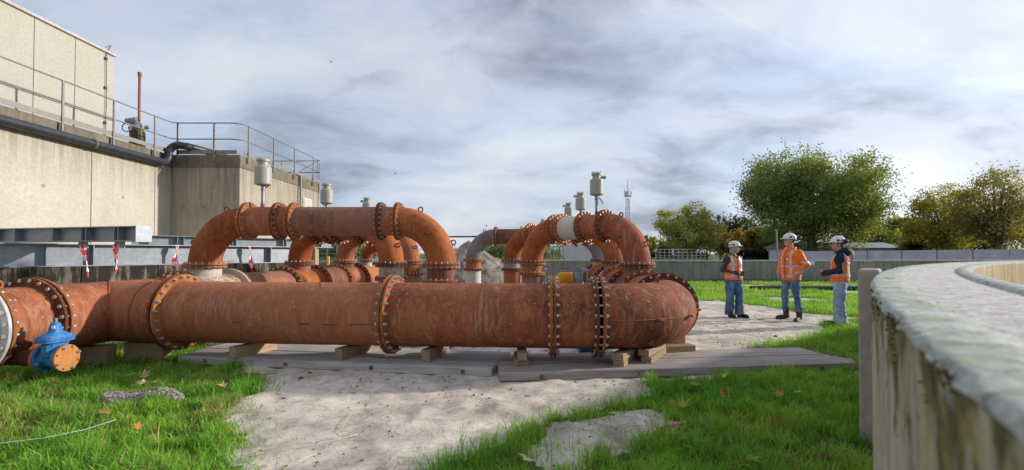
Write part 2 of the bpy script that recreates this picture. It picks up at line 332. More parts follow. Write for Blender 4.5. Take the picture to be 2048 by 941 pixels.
nt_.links.new(c_, b_.inputs['Base Color'])
bump(nt_, b_, mth(nt_, 'ADD', mth(nt_, 'MULTIPLY', g3, 0.4), g4), 0.6, 0.012)
m, nt_, b_ = newmat('sand_pile', 0.95, 0, 0.15)
p_ = pos(nt_); g1 = noise(nt_, p_, 1.6, 9, 0.72, 0.6); g3 = noise(nt_, p_, 9, 7, 0.75)
c_ = ramp(nt_, mth(nt_, 'ADD', mth(nt_, 'MULTIPLY', g1, 0.6), mth(nt_, 'MULTIPLY', g3, 0.4)), [(0.40, (0.07, 0.058, 0.05)), (0.5, (0.22, 0.19, 0.16)), (0.62, (0.38, 0.34, 0.29))])
nt_.links.new(c_, b_.inputs['Base Color']); bump(nt_, b_, g3, 0.8, 0.05)
m, nt_, b_ = newmat('tank_water', 0.05, 0, 0.5); b_.inputs['Base Color'].default_value = (0.05, 0.055, 0.05, 1)
bump(nt_, b_, noise(nt_, pos(nt_), 4, 3), 0.05, 0.02)

# ------------------------------------------------------------------ mesh helpers
ORG = {}
def V3(p): return np.array(p, float)
def basis(ax):
    a = V3(ax); a = a / np.linalg.norm(a)
    h = np.array([0, 0, 1.0]) if abs(a[2]) < 0.95 else np.array([1.0, 0, 0])
    u = np.cross(h, a); u /= np.linalg.norm(u); w = np.cross(a, u)
    return a, u, w
class MB:
    def __init__(s): s.v = []; s.f = []; s.s = []; s.n = 0
    def add(s, vs, fs, smooth=False):
        vs = np.asarray(vs, float); s.v.append(vs); n = s.n
        s.f.extend([tuple(i + n for i in f) for f in fs]); s.s.extend([smooth] * len(fs)); s.n += len(vs); return s
    def box(s, c, size, rot=None, ch=0.0):
        x, y, z = [d / 2 for d in size]; Rm = np.eye(3) if rot is None else np.array(rot)
        if ch <= 0:
            vs = [(i * x, j * y, k * z) for i in (-1, 1) for j in (-1, 1) for k in (-1, 1)]
            fs = [(0, 1, 3, 2), (4, 6, 7, 5), (0, 4, 5, 1), (2, 3, 7, 6), (0, 2, 6, 4), (1, 5, 7, 3)]
        else:
            ch = min(ch, x * .9, y * .9, z * .9); vs = []; idx = {}
            for i in (-1, 1):
                for j in (-1, 1):
                    for k in (-1, 1):
                        idx[i, j, k, 0] = len(vs); vs.append((i * x, j * (y - ch), k * (z - ch)))
                        idx[i, j, k, 1] = len(vs); vs.append((i * (x - ch), j * y, k * (z - ch)))
                        idx[i, j, k, 2] = len(vs); vs.append((i * (x - ch), j * (y - ch), k * z))
            fs = []
            q = [(-1, -1), (1, -1), (1, 1), (-1, 1)]
            for sgn in (-1, 1):
                fs.append([idx[sgn, a, b, 0] for a, b in (q if sgn > 0 else q[::-1])])
                fs.append([idx[a, sgn, b, 1] for a, b in (q[::-1] if sgn > 0 else q)])
                fs.append([idx[a, b, sgn, 2] for a, b in (q if sgn > 0 else q[::-1])])
            for a in (-1, 1):
                for b in (-1, 1):
                    e = [idx[-1, a, b, 1], idx[1, a, b, 1], idx[1, a, b, 2], idx[-1, a, b, 2]]; fs.append(e if a * b < 0 else e[::-1])
                    e = [idx[a, -1, b, 0], idx[a, 1, b, 0], idx[a, 1, b, 2], idx[a, -1, b, 2]]; fs.append(e if a * b > 0 else e[::-1])
                    e = [idx[a, b, -1, 0], idx[a, b, 1, 0], idx[a, b, 1, 1], idx[a, b, -1, 1]]; fs.append(e if a * b < 0 else e[::-1])
            for i in (-1, 1):
                for j in (-1, 1):
                    for k in (-1, 1):
                        e = [idx[i, j, k, 0], idx[i, j, k, 1], idx[i, j, k, 2]]; fs.append(e if i * j * k > 0 else e[::-1])
        vs = np.array(vs) @ Rm.T + V3(c)
        return s.add(vs, fs)
    def beam(s, a, b, w, h, ch=0.0, up=(0, 0, 1)):
        a, b = V3(a), V3(b); d = b - a; L = np.linalg.norm(d); x = d / L
        y = np.cross(V3(up), x); y /= np.linalg.norm(y); z = np.cross(x, y)
        return s.box((a + b) / 2, (L, w, h), np.array([x, y, z]).T, ch)
    def tube(s, pts, r, seg=12, cap=True, smooth=True):
        P = [V3(p) for p in pts]; n = len(P); rr = [r] * n if np.isscalar(r) else list(r)
        T = []
        for i in range(n):
            t = P[min(i + 1, n - 1)] - P[max(i - 1, 0)]; T.append(t / (np.linalg.norm(t) + 1e-12))
        a, u, w = basis(T[0]); vs = []; ang = np.linspace(0, 2 * pi, seg, endpoint=False)
        for i in range(n):
            if i:
                ax = np.cross(T[i - 1], T[i]); sn = np.linalg.norm(ax)
                if sn > 1e-9:
                    ax /= sn; th = math.atan2(sn, float(np.dot(T[i - 1], T[i])))
                    u = u * math.cos(th) + np.cross(ax, u) * math.sin(th) + ax * np.dot(ax, u) * (1 - math.cos(th))
            w = np.cross(T[i], u)
            vs.append(P[i] + rr[i] * (np.outer(np.cos(ang), u) + np.outer(np.sin(ang), w)))
        fs = [(i * seg + j, i * seg + (j + 1) % seg, (i + 1) * seg + (j + 1) % seg, (i + 1) * seg + j) for i in range(n - 1) for j in range(seg)]
        s.add(np.vstack(vs), fs, smooth)
        if cap:
            s.add(vs[0], [tuple(range(seg))[::-1]]); s.add(vs[-1], [tuple(range(seg))])
        return s
    def lathe(s, o, ax, prof, seg=32, hard=True, closed=False, smooth=True):
        a, u, w = basis(ax); o = V3(o); ang = np.linspace(0, 2 * pi, seg, endpoint=False)
        ring = lambda t, r: o + a * t + r * (np.outer(np.cos(ang), u) + np.outer(np.sin(ang), w))
        pr = list(prof) + ([prof[0]] if closed else [])
        if hard:
            for (t0, r0), (t1, r1) in zip(pr[:-1], pr[1:]):
                s.add(np.vstack([ring(t0, r0), ring(t1, r1)]), [(j, (j + 1) % seg, seg + (j + 1) % seg, seg + j) for j in range(seg)], smooth)
        else:
            s.add(np.vstack([ring(t, r) for t, r in pr]), [(i * seg + j, i * seg + (j + 1) % seg, (i + 1) * seg + (j + 1) % seg, (i + 1) * seg + j) for i in range(len(pr) - 1) for j in range(seg)], smooth)
        return s
    def ell(s, c, r, rot=None, nu=14, nv=9, top=1.0, bot=-1.0):
        Rm = np.eye(3) if rot is None else np.array(rot); vs = []
        for i in range(nv + 1):
            ph = -pi / 2 + pi * i / nv; z = math.sin(ph); k = math.cos(ph)
            z = max(bot, min(top, z))
            for j in range(nu):
                t = 2 * pi * j / nu; vs.append((k * math.cos(t) * r[0], k * math.sin(t) * r[1], z * r[2]))
        fs = [(i * nu + j, i * nu + (j + 1) % nu, (i + 1) * nu + (j + 1) % nu, (i + 1) * nu + j) for i in range(nv) for j in range(nu)]
        return s.add(np.array(vs) @ Rm.T + V3(c), fs, True)
    def prism(s, poly, z0, z1, rot=None, c=(0, 0, 0)):
        n = len(poly); Rm = np.eye(3) if rot is None else np.array(rot)
        vs = np.array([(x, y, z0) for x, y in poly] + [(x, y, z1) for x, y in poly]) @ Rm.T + V3(c)
        s.add(vs, [tuple(range(n))[::-1], tuple(range(n, 2 * n))] + [(i, (i + 1) % n, n + (i + 1) % n, n + i) for i in range(n)])
        return s
    def mesh(s, name, mat, org=(0, 0, 0)):
        me = bpy.data.meshes.new(name)
        v = np.vstack(s.v) - V3(org)
        me.from_pydata(v.tolist(), [], s.f)
        me.polygons.foreach_set('use_smooth', s.s)
        if mat: me.materials.append(MATS[mat])
        me.update(); return me
    def build(s, name, mat, parent=None, org=(0, 0, 0), **tags):
        o0 = ORG[parent.name] if parent else V3(org)
        o = bpy.data.objects.new(name, s.mesh(name, mat, o0)); COL.objects.link(o)
        if parent: o.parent = parent
        else: o.location = tuple(o0)
        ORG[o.name] = o0
        for k, v in tags.items():
            if v: o[k] = v
        return o
def thing(name, loc, label, category, group=None):
    o = bpy.data.objects.new(name, None); COL.objects.link(o); o.location = tuple(loc); o.empty_display_size = 0.1
    o['label'] = label; o['category'] = category
    if group: o['group'] = group
    ORG[o.name] = V3(loc); return o
def inst(me, name, parent, loc, rot=None):
    o = bpy.data.objects.new(name, me); COL.objects.link(o); o.parent = parent
    o.location = tuple(V3(loc) - ORG[parent.name])
    if rot is not None: o.rotation_mode = 'QUATERNION'; o.rotation_quaternion = rot
    ORG[o.name] = ORG[parent.name]
    return o
def vnoise(x, y, seed=0):
    """value noise on arrays"""
    xi = np.floor(x).astype(np.int64); yi = np.floor(y).astype(np.int64); xf = x - xi; yf = y - yi
    def h(a, b):
        n = (a * 374761393 + b * 668265263 + seed * 974711) & 0x7fffffff
        n = ((n ^ (n >> 13)) * 1274126177) & 0x7fffffff
        return ((n ^ (n >> 16)) & 0xffff) / 65535.0
    u = xf * xf * (3 - 2 * xf); v = yf * yf * (3 - 2 * yf)
    return (h(xi, yi) * (1 - u) + h(xi + 1, yi) * u) * (1 - v) + (h(xi, yi + 1) * (1 - u) + h(xi + 1, yi + 1) * u) * v
def fbm(x, y, seed=0, oct=4):
    t = 0; a = 0.5
    for i in range(oct): t = t + a * vnoise(x * 2 ** i, y * 2 ** i, seed + i); a *= 0.5
    return t / (1 - 0.5 ** oct)
def inpoly(px, py, poly):
    ins = np.zeros(px.shape, bool); n = len(poly)
    for i in range(n):
        x0, y0 = poly[i]; x1, y1 = poly[(i + 1) % n]
        c = ((y0 > py) != (y1 > py)) & (px < (x1 - x0) * (py - y0) / (y1 - y0 + 1e-12) + x0); ins ^= c
    return ins
# ------------------------------------------------------------------ ground
TANK_C = np.array([22.95, -14.5]); TANK_R = 27.0
LEFT_TURF = [(-12, 8.4), (-9.76, 8.19), (-7.15, 7.4), (-6.12, 7.4), (-5.19, 7.55), (-3.93, 6.82), (-3.35, 5.85), (-2.75, 4.95), (-2.56, 4.49), (-2.71, 4.23),
             (-2.33, 3.83), (-2.07, 3.52), (-2.08, 3.18), (-1.83, 3.0), (-1.5, 2.4), (-12, 2.4)]
RIGHT_TURF = [(-0.75, 2.4), (-0.7, 3.05), (-0.43, 3.18), (-0.03, 3.48), (0.15, 3.83), (0.72, 4.2), (1.21, 4.49), (1.51, 4.65), (1.55, 5.05),
              (1.86, 5.22), (2.93, 5.42), (4.3, 5.58), (4.6, 6.3), (6, 6), (6, 2.4)]
BARE = [(0.16, 2.75), (0.10, 3.39), (0.36, 3.86), (0.83, 4.12), (1.36, 4.08), (1.30, 3.66), (0.88, 3.36), (0.52, 3.15)]
BACK_TURF = [(3.5, 6.95), (4.39, 7.45), (5.5, 8.2), (6.3, 9.2), (6.9, 9.75), (9.5, 9.93), (9, 5.9), (4.7, 6.2), (4.3, 6.75)]
FAR_TURF = [(4.0, 12.9), (5.2, 13.1), (6.3, 14.0), (6.77, 13.3), (7.0, 12.0), (7.2, 10.9), (8.0, 10.0), (13, 9.5), (28, 12), (28, 24.5), (2.6, 24.5), (2.9, 15)]
def gz(x, y):
    a = np.clip(1.2 - np.hypot(x, y - 6) / 22, 0, 1)
    return a * (0.045 * (fbm(x * 1.7, y * 1.7, 3, 4) - 0.5) + 0.052 * (fbm(x * 6, y * 6, 9, 4) - 0.5))
def turf(x, y):
    wx = x + 0.35 * (fbm(x * 3.1, y * 3.1, 21, 3) - 0.5) + 0.12 * (vnoise(x * 11, y * 11, 5) - 0.5)
    wy = y + 0.35 * (fbm(x * 3.1 + 40, y * 3.1, 22, 3) - 0.5) + 0.12 * (vnoise(x * 11, y * 11 + 50, 6) - 0.5)
    m = inpoly(wx, wy, LEFT_TURF) | (inpoly(wx, wy, RIGHT_TURF) & ~inpoly(wx, wy, BARE)) | inpoly(wx, wy, BACK_TURF)
    far = inpoly(wx, wy, FAR_TURF) & ((fbm(x * 0.55, y * 0.9, 33, 4) + 0.05 * (y > 13.5) < 0.63) | (y < 12.6))
    return (m | far) & (np.hypot(x - TANK_C[0], y - TANK_C[1]) > TANK_R + 0.01)
def axis_coords(a, b, step, far, grow=1.22):
    c = list(np.arange(a, b + 1e-6, step)); s = step; x = b
    while x < far: s *= grow; x += s; c.append(x)
    s = step; x = a
    while x > -far: s *= grow; x -= s; c.insert(0, x)
    return np.array(c)
gx = axis_coords(-8, 9.5, 0.055, 1500); gy = axis_coords(1.2, 15, 0.055, 1500)
GX, GY = np.meshgrid(gx, gy); fx, fy = GX.ravel(), GY.ravel()
gv = np.stack([fx, fy, gz(fx, fy)], 1); nx, ny = len(gx), len(gy)
ii = np.arange(nx * ny).reshape(ny, nx)
gf = np.stack([ii[:-1, :-1], ii[:-1, 1:], ii[1:, 1:], ii[1:, :-1]], -1).reshape(-1, 4)
def bulk(name, v, f, mat, col=None, colname='tint', smooth=True, parent=None, org=(0, 0, 0), **tags):
    me = bpy.data.meshes.new(name); k = f.shape[1]
    o0 = ORG[parent.name] if parent else V3(org)
    v = v - o0
    me.vertices.add(len(v)); me.vertices.foreach_set('co', v.astype(np.float32).ravel())
    me.loops.add(f.size); me.loops.foreach_set('vertex_index', f.astype(np.int32).ravel())
    me.polygons.add(len(f)); me.polygons.foreach_set('loop_start', np.arange(0, f.size, k, dtype=np.int32))
    me.polygons.foreach_set('use_smooth', np.full(len(f), smooth))
    me.update(calc_edges=True)
    if col is not None:
        at = me.color_attributes.new(colname, 'FLOAT_COLOR', 'POINT')
        at.data.foreach_set('color', np.hstack([col, np.ones((len(col), 1))]).astype(np.float32).ravel())
    me.materials.append(MATS[mat])
    o = bpy.data.objects.new(name, me); COL.objects.link(o); ORG[o.name] = o0
    if parent: o.parent = parent
    else: o.location = tuple(o0)
    for kk, vv in tags.items():
        if vv: o[kk] = vv
    return o
tm = turf(fx, fy).astype(float)
beyond = ((fy > 25) | (fx < -9)) & (np.hypot(fx, fy) > 16); tm[beyond] = 1.0
bulk('ground', gv, gf, 'ground_sand', np.repeat(tm[:, None], 3, 1), 'turf', kind='structure', label='pale sandy ground with patches of turf')

# ------------------------------------------------------------------ grass
def blades(x, y, h, w, lean, col):
    n = len(x); z = gz(x, y) - 0.004
    a = rng.uniform(0, 2 * pi, n); dx, dy = np.cos(a), np.sin(a)
    b = rng.uniform(0, 2 * pi, n); lx, ly = np.cos(b) * lean * h, np.sin(b) * lean * h
    P = np.zeros((n, 5, 3))
    for k, s in ((0, -1), (1, 1)):
        P[:, k] = np.stack([x + s * dx * w / 2, y + s * dy * w / 2, z], 1)
    for k, s in ((2, -1), (3, 1)):
        P[:, k] = np.stack([x + s * dx * w * .38 + lx * .32, y + s * dy * w * .38 + ly * .32, z + h * .58], 1)
    P[:, 4] = np.stack([x + lx, y + ly, z + h * np.sqrt(np.clip(1 - 0.45 * lean ** 2, .2, 1))], 1)
    i = np.arange(n)[:, None] * 5
    F = np.concatenate([i + [0, 1, 3], i + [0, 3, 2], i + [2, 3, 4]], 0)
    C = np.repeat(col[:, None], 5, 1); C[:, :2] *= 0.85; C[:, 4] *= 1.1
    return P.reshape(-1, 3), F, C.reshape(-1, 3)
def scatter(x0, x1, y0, y1, dens):
    n = int((x1 - x0) * (y1 - y0) * dens); x = rng.uniform(x0, x1, n); y = rng.uniform(y0, y1, n)
    ok = (np.abs(x) < y * 1.17 + 0.35); x, y = x[ok], y[ok]
    k = rng.normal(0, 1, len(x)) * np.where(rng.random(len(x)) < .35, .13, .04); a = rng.uniform(0, 6.28, len(x))
    ok = turf(x + k * np.cos(a), y + k * np.sin(a)) & (np.hypot(x - TANK_C[0], y - TANK_C[1]) > TANK_R + .01); return x[ok], y[ok]
def grasscol(x, y, dry=0.10):
    n = len(x); t = np.clip(fbm(x * 1.3, y * 1.3, 44, 3) * 1.5 - 0.35 + rng.normal(0, .22, n), 0, 1)[:, None]
    c = np.array([0.13, 0.39, 0.034]) * (1 - t) + np.array([0.38, 0.58, 0.08]) * t
    d = rng.random(n) < dry * (0.4 + 3.2 * np.clip(fbm(x * 1.9 + 7, y * 1.9, 47, 3) - .42, 0, 1) * 2); c[d] = np.array([0.46, 0.38, 0.15]) * rng.uniform(.6, 1.1, (d.sum(), 1))
    return c * rng.uniform(.75, 1.2, (n, 1))
def lawn(name, label, patches):
    Ps, Fs, Cs, o = [], [], [], 0
    for (x, y, h, w, lean, c) in patches:
        P, F, C = blades(x, y, h, w, lean, c); Ps.append(P); Fs.append(F + o); Cs.append(C); o += len(P)
    bulk(name, np.vstack(Ps), np.vstack(Fs), 'grass_blade', np.vstack(Cs), kind='stuff', label=label, category='grass')
def fringe(x0, x1, y0, y1, dens):
    n = int((x1 - x0) * (y1 - y0) * dens); x = rng.uniform(x0, x1, n); y = rng.uniform(y0, y1, n)
    ok = (np.abs(x) < y * 1.17 + 0.35); x, y = x[ok], y[ok]; n = len(x); k = np.abs(rng.normal(0, .26, n)); a = rng.uniform(0, 6.28, n)
    ok = turf(x + k * np.cos(a), y + k * np.sin(a)) & ~turf(x, y) & (fbm(x * 5, y * 5, 99, 3) > .44) & (np.hypot(x - TANK_C[0], y - TANK_C[1]) > TANK_R + .01) & ~((y > 5.2) & (y < 6.9) & (x > -4.5) & (x < 4.3)); x, y = x[ok], y[ok]
    x = np.repeat(x, 3) + rng.normal(0, .015, len(x) * 3); y = np.repeat(y, 3) + rng.normal(0, .015, len(y) * 3); n = len(x)
    return (x, y, rng.uniform(.015, .065, n), rng.uniform(.003, .006, n), rng.uniform(.5, 1.5, n), grasscol(x, y, .25))
def near_patch(x0, x1, y0, y1, dens, hmul=1.0, dry=0.1):
    x, y = scatter(x0, x1, y0, y1, dens); n = len(x)
    cl = fbm(x * 2.2, y * 2.2, 71, 3); tuft = fbm(x * 6.5, y * 6.5, 77, 2)
    keep = rng.random(n) < np.clip(0.35 + 1.5 * (tuft - 0.28), .25, 1); x, y, cl, tuft = x[keep], y[keep], cl[keep], tuft[keep]; n = len(x)
    h = hmul * (0.030 + 0.155 * np.clip(cl * 0.5 + tuft * 1.05 - 0.43, 0.05, 1)) * rng.uniform(.55, 1.3, n) * np.where(rng.random(n) < .05, 1.6, 1.0)
    return (x, y, h, rng.uniform(.004, .009, n), rng.uniform(.15, 1.0, n), grasscol(x, y, dry))
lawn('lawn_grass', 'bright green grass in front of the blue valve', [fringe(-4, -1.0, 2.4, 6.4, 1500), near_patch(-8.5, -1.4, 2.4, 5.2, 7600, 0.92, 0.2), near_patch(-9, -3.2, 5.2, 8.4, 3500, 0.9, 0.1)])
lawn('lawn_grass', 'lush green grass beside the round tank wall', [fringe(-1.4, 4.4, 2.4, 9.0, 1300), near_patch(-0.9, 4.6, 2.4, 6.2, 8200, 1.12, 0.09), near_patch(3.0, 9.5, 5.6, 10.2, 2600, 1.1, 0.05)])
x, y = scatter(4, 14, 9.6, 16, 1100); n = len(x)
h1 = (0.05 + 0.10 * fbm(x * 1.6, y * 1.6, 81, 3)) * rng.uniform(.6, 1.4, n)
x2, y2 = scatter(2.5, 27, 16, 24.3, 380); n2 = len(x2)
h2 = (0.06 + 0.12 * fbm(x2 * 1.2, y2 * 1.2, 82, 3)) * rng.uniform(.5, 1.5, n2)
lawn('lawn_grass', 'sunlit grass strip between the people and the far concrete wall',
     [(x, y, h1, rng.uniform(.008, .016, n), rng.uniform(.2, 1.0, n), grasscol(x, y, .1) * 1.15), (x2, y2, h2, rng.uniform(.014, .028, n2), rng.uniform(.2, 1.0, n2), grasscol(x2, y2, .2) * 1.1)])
# stray sprigs on the sand
n = 900; xs = rng.uniform(-2.8, 6.0, n); ys = rng.uniform(2.9, 9.5, n); ok = (fbm(xs * 1.1, ys * 1.1, 91, 3) > 0.56) & ~turf(xs, ys) & ~((ys > 5.0) & (ys < 6.9)); xs, ys = xs[ok], ys[ok]
xs = np.repeat(xs, 5) + rng.normal(0, .03, len(xs) * 5); ys = np.repeat(ys, 5) + rng.normal(0, .03, len(ys) * 5); n = len(xs)
lawn('grass_sprig', 'sparse grass sprigs scattered over the bare sand', [(xs, ys, rng.uniform(.015, .06, n), rng.uniform(.003, .006, n), rng.uniform(.4, 1.3, n), grasscol(xs, ys, .3))])

# clods, grit and shell bits on the sand
def clods(n, x0, x1, y0, y1, smin, smax, name, mat, label, thr=0.0, seed=55, fscale=1.5):
    xs = rng.uniform(x0, x1, n); ys = rng.uniform(y0, y1, n)
    ok = ~turf(xs, ys) & (fbm(xs * fscale, ys * fscale, seed, 3) > thr) & (np.abs(xs) < ys * 1.15 + .2) & (np.hypot(xs - TANK_C[0], ys - TANK_C[1]) > TANK_R + .05)
    xs, ys = xs[ok], ys[ok]; n = len(xs)
    oct_ = np.array([(1, 0, 0), (0, 1, 0), (-1, 0, 0), (0, -1, 0), (0, 0, 1), (0, 0, -.4)], float)
    of = np.array([(0, 1, 4), (1, 2, 4), (2, 3, 4), (3, 0, 4), (1, 0, 5), (2, 1, 5), (3, 2, 5), (0, 3, 5)])
    s = smin + (smax - smin) * rng.random(n) ** 3
    P = oct_[None] * rng.uniform(.55, 1.35, (n, 6, 1)) * s[:, None, None] * np.array([1, 1, .6])
    a = rng.uniform(0, 6.28, n); ca, sa = np.cos(a), np.sin(a)
    P = np.stack([P[..., 0] * ca[:, None] - P[..., 1] * sa[:, None] + xs[:, None], P[..., 0] * sa[:, None] + P[..., 1] * ca[:, None] + ys[:, None], P[..., 2] + gz(xs, ys)[:, None] + s[:, None] * .15], -1)
    F = (np.arange(n)[:, None, None] * 6 + of[None]).reshape(-1, 3)
    bulk(name, P.reshape(-1, 3), F, mat, smooth=False, kind='stuff', label=label, category='debris')
clods(9000, -3.2, 8.5, 2.4, 11, .003, .020, 'soil_clods', 'soil', 'dark crumbs of soil strewn over the pale sand', 0.50)
clods(800, -3.0, 7.5, 3.0, 9.8, .008, .040, 'soil_lumps', 'soil', 'dark earth lumps lying in clusters on the sand', 0.57, 61, 0.9)
clods(4200, -3.2, 7, 2.4, 8, .0025, .007, 'shell_grit', 'shell', 'white shell grit sprinkled on the sand')

# ------------------------------------------------------------------ round tank in the right foreground
def tank_pt(al, r, z): return (TANK_C[0] - r * math.cos(al), TANK_C[1] + r * math.sin(al), z)
tk = thing('round_tank', (TANK_C[0], TANK_C[1], 0), 'round concrete settling tank with mossy rim, right foreground', 'tank')
als = np.concatenate([np.arange(R(2), R(30), R(.12)), np.arange(R(30), R(48), R(.06)), np.arange(R(48), R(80), R(.2)), np.arange(R(80), R(362), R(1.0))])
def ring(name, prof, mat, jit=0.0, seed=1):
    al = als; n = len(al); k = len(prof); Pv = np.zeros((n, k, 3))
    for j, (r, z) in enumerate(prof):
        t = al * TANK_R
        jr = jit * (fbm(t * 16, np.full(n, j * 1.3), seed, 4) - .5) * 2; jz = jit * .7 * (fbm(t * 19, np.full(n, 40 + j * 3.1), seed, 4) - .5) * 2
        Pv[:, j] = np.stack([TANK_C[0] - (r + jr) * np.cos(al), TANK_C[1] + (r + jr) * np.sin(al), z + jz], 1)
    i0 = np.arange(n)[:, None] * k + np.arange(k - 1)[None]; i1 = ((np.arange(n)[:, None] + 1) % n) * k + np.arange(k - 1)[None]
    F = np.stack([i0, i0 + 1, i1 + 1, i1], -1).reshape(-1, 4)
    return bulk(name, Pv.reshape(-1, 3), F, mat, parent=tk)
ring('outer_wall', [(27.0, -0.3), (27.0, 0.4), (27.002, 0.85), (27.0, 1.0), (26.998, 1.12), (27.0, 1.22), (27.0, 1.284)], 'tank_face', 0.006)
ring('outer_rim', [(27.0, 1.284), (26.996, 1.292), (26.988, 1.298), (26.97, 1.30), (26.94, 1.30), (26.91, 1.30), (26.872, 1.298), (26.862, 1.285)], 'tank_rim', 0.010, 8)
ring('top_screed', [(26.865, 1.286), (26.8, 1.288), (26.74, 1.289), (26.68, 1.288), (26.62, 1.289), (26.555, 1.286)], 'tank_grit', 0.003, 15)
ring('inner_rim', [(26.558, 1.285), (26.548, 1.299), (26.50, 1.302), (26.46, 1.298), (26.445, 1.27)], 'tank_rim', 0.004, 22)
ring('inner_wall', [(26.445, 1.27), (26.443, 1.0), (26.445, 0.70)], 'tank_inner', 0.004, 29)
wv = np.array([tank_pt(a, 26.45, 0.78) for a in als]); cw = np.vstack([wv, [TANK_C[0], TANK_C[1], 0.78]]); nw = len(als)
bulk('tank_water', cw, np.array([(i, (i + 1) % nw, nw) for i in range(nw)])[:, ::-1], 'tank_water', smooth=False, kind='structure', label='still dark water inside the round tank')
# moss clumps and pitting along the crown
al = np.concatenate([rng.uniform(R(33), R(38.5), 2600), rng.uniform(R(36), R(48), 1800)]); n = len(al)
n = len(al)
rr = 27.0 + rng.uniform(-.006, .003, n); zm = 1.292 - np.abs(rng.normal(0, .030, n)); kp = fbm(al * 27 * 5.0, zm * 6.0, 5, 4) > .50; al, rr, zm = al[kp], rr[kp], zm[kp]; n = len(al); s = rng.uniform(.0012, .0042, n)
sph = np.array([(1, 0, 0), (0, 1, 0), (-1, 0, 0), (0, -1, 0), (0, 0, 1), (0, 0, -1)], float); of = np.array([(0, 1, 4), (1, 2, 4), (2, 3, 4), (3, 0, 4), (1, 0, 5), (2, 1, 5), (3, 2, 5), (0, 3, 5)])
ctr = np.stack([TANK_C[0] - rr * np.cos(al), TANK_C[1] + rr * np.sin(al), zm], 1)
P = ctr[:, None] + sph[None] * s[:, None, None] * rng.uniform(.6, 1.4, (n, 6, 1)); F = (np.arange(n)[:, None, None] * 6 + of[None]).reshape(-1, 3)
mc = np.array([0.10, 0.10, 0.022]) * rng.uniform(.35, 1.5, (n, 1)) + np.array([.03, .012, 0]) * rng.random((n, 1))
bulk('moss', P.reshape(-1, 3), F, 'grass_blade', np.repeat(mc, 6, 0), parent=tk, kind='stuff')
# upright slab standing against the tank
aS = R(42.0); cS = V3(tank_pt(aS, 27.065, 0.5)); tgt = np.array([math.sin(aS), math.cos(aS), 0]); nrm = np.array([-math.cos(aS), math.sin(aS), 0])
MB().box(cS + [0, 0, .15], (0.34, 0.13, 1.34), np.array([tgt, nrm, [0, 0, 1]]).T, 0.012).build('concrete_slab', 'concrete_shade', org=(cS[0], cS[1], 0), label='upright grey concrete slab against the round tank wall', category='slab')

# ------------------------------------------------------------------ far concrete wall
fw = thing('concrete_wall', (14, 23, 0), 'long weathered grey concrete wall behind the three people', 'wall')
FC = np.array([13.0, 93.0]); FR = 70.0
def farpt(a, r, z): return (FC[0] + r * math.sin(a), FC[1] - r * math.cos(a), z)
fa = np.linspace(R(-17), R(36), 160)
def strip(prof, name, mat, arr=fa, fn=farpt, parent=fw):
    vs = np.array([fn(a, r, z) for a in arr for r, z in prof]); k = len(prof)
    F = np.array([(i * k + j, i * k + j + 1, (i + 1) * k + j + 1, (i + 1) * k + j) for i in range(len(arr) - 1) for j in range(k - 1)])
    return bulk(name, vs, F, mat, smooth=False, parent=parent)
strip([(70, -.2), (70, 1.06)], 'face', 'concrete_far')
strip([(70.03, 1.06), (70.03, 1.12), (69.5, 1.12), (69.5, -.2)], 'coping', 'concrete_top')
mb = MB()
sg = V3(farpt(math.atan2(15.05 - 13, 70), 70.015, 0.97)); MB().box(sg, (0.46, 0.02, 0.17)).build('wall_sign', 'white_sign', org=sg, label='small white plate on the far concrete wall beside the man', category='sign')
for (X, z, w, h, l) in ((11.62, 0.94, .09, .13, 'bright green paint mark high on the far wall beside the woman'), (11.85, 0.62, .11, .045, 'bright green paint dash low on the far wall beside the woman')):
    c = V3(farpt(math.atan2(X - 13, 70), 70.006, z)); k = [(c[0] + w * .5 * math.cos(t) * (1 + .25 * math.sin(3 * t)), z + h * .5 * math.sin(t)) for t in np.linspace(0, 6.28, 11)[:-1]]
    MB().add([(a, c[1] - .004, b) for a, b in k] + [(a, c[1] + .01, b) for a, b in k], [tuple(range(10))] + [(i, (i + 1) % 10, 10 + (i + 1) % 10, 10 + i) for i in range(10)]).build('paint_mark', 'green_paint', org=c, label=l, category='paint mark')
# black hoses on the grass
def hose(pts, r, label):
    MB().tube(pts, r, 8).build('ground_pipe', 'black_plastic', org=(pts[0][0], pts[0][1], 0), label=label, category='pipe')
hose([(x, 22.5 + .12 * math.sin(x * .7), 0.09 + .02 * math.sin(x * 1.3)) for x in np.arange(3, 22, .7)], 0.085, 'black plastic pipe lying along the foot of the far wall')
hose([(x, 18.3 - .045 * x + .1 * math.sin(x * .5), 0.11) for x in np.arange(9.3, 16, .6)], 0.085, 'black plastic pipe lying on the grass behind the man')

# ------------------------------------------------------------------ building at left
bd = thing('concrete_building', (-13.5, 18, 0), 'concrete pump building with stained walls and roof railing', 'building')
XL, XF, Y0, Y1, ZR = -13.53, -10.8, 18.0, 25.4, 5.38
MB().box((XL - 8, 16.5, 2.43), (16.0, 27, 4.86)).build('long_wall', 'concrete_wall', bd)
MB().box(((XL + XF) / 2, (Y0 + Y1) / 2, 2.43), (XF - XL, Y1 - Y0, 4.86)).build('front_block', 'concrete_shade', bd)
mb = MB(); mb.box((XL - 8, 16.5, 5.11), (16.06, 27.06, 0.50), None, .02); mb.build('long_coping', 'concrete_coping', bd)
MB().box(((XL + XF) / 2 + .033, (Y0 + Y1) / 2, 5.11), (XF - XL, Y1 - Y0 + .06, 0.50), None, .02).build('block_coping', 'concrete_coping', bd)
MB().box((XL - 8, 16.5, 5.37), (15.7, 26.7, .02)).build('roof', 'concrete_dark', bd)
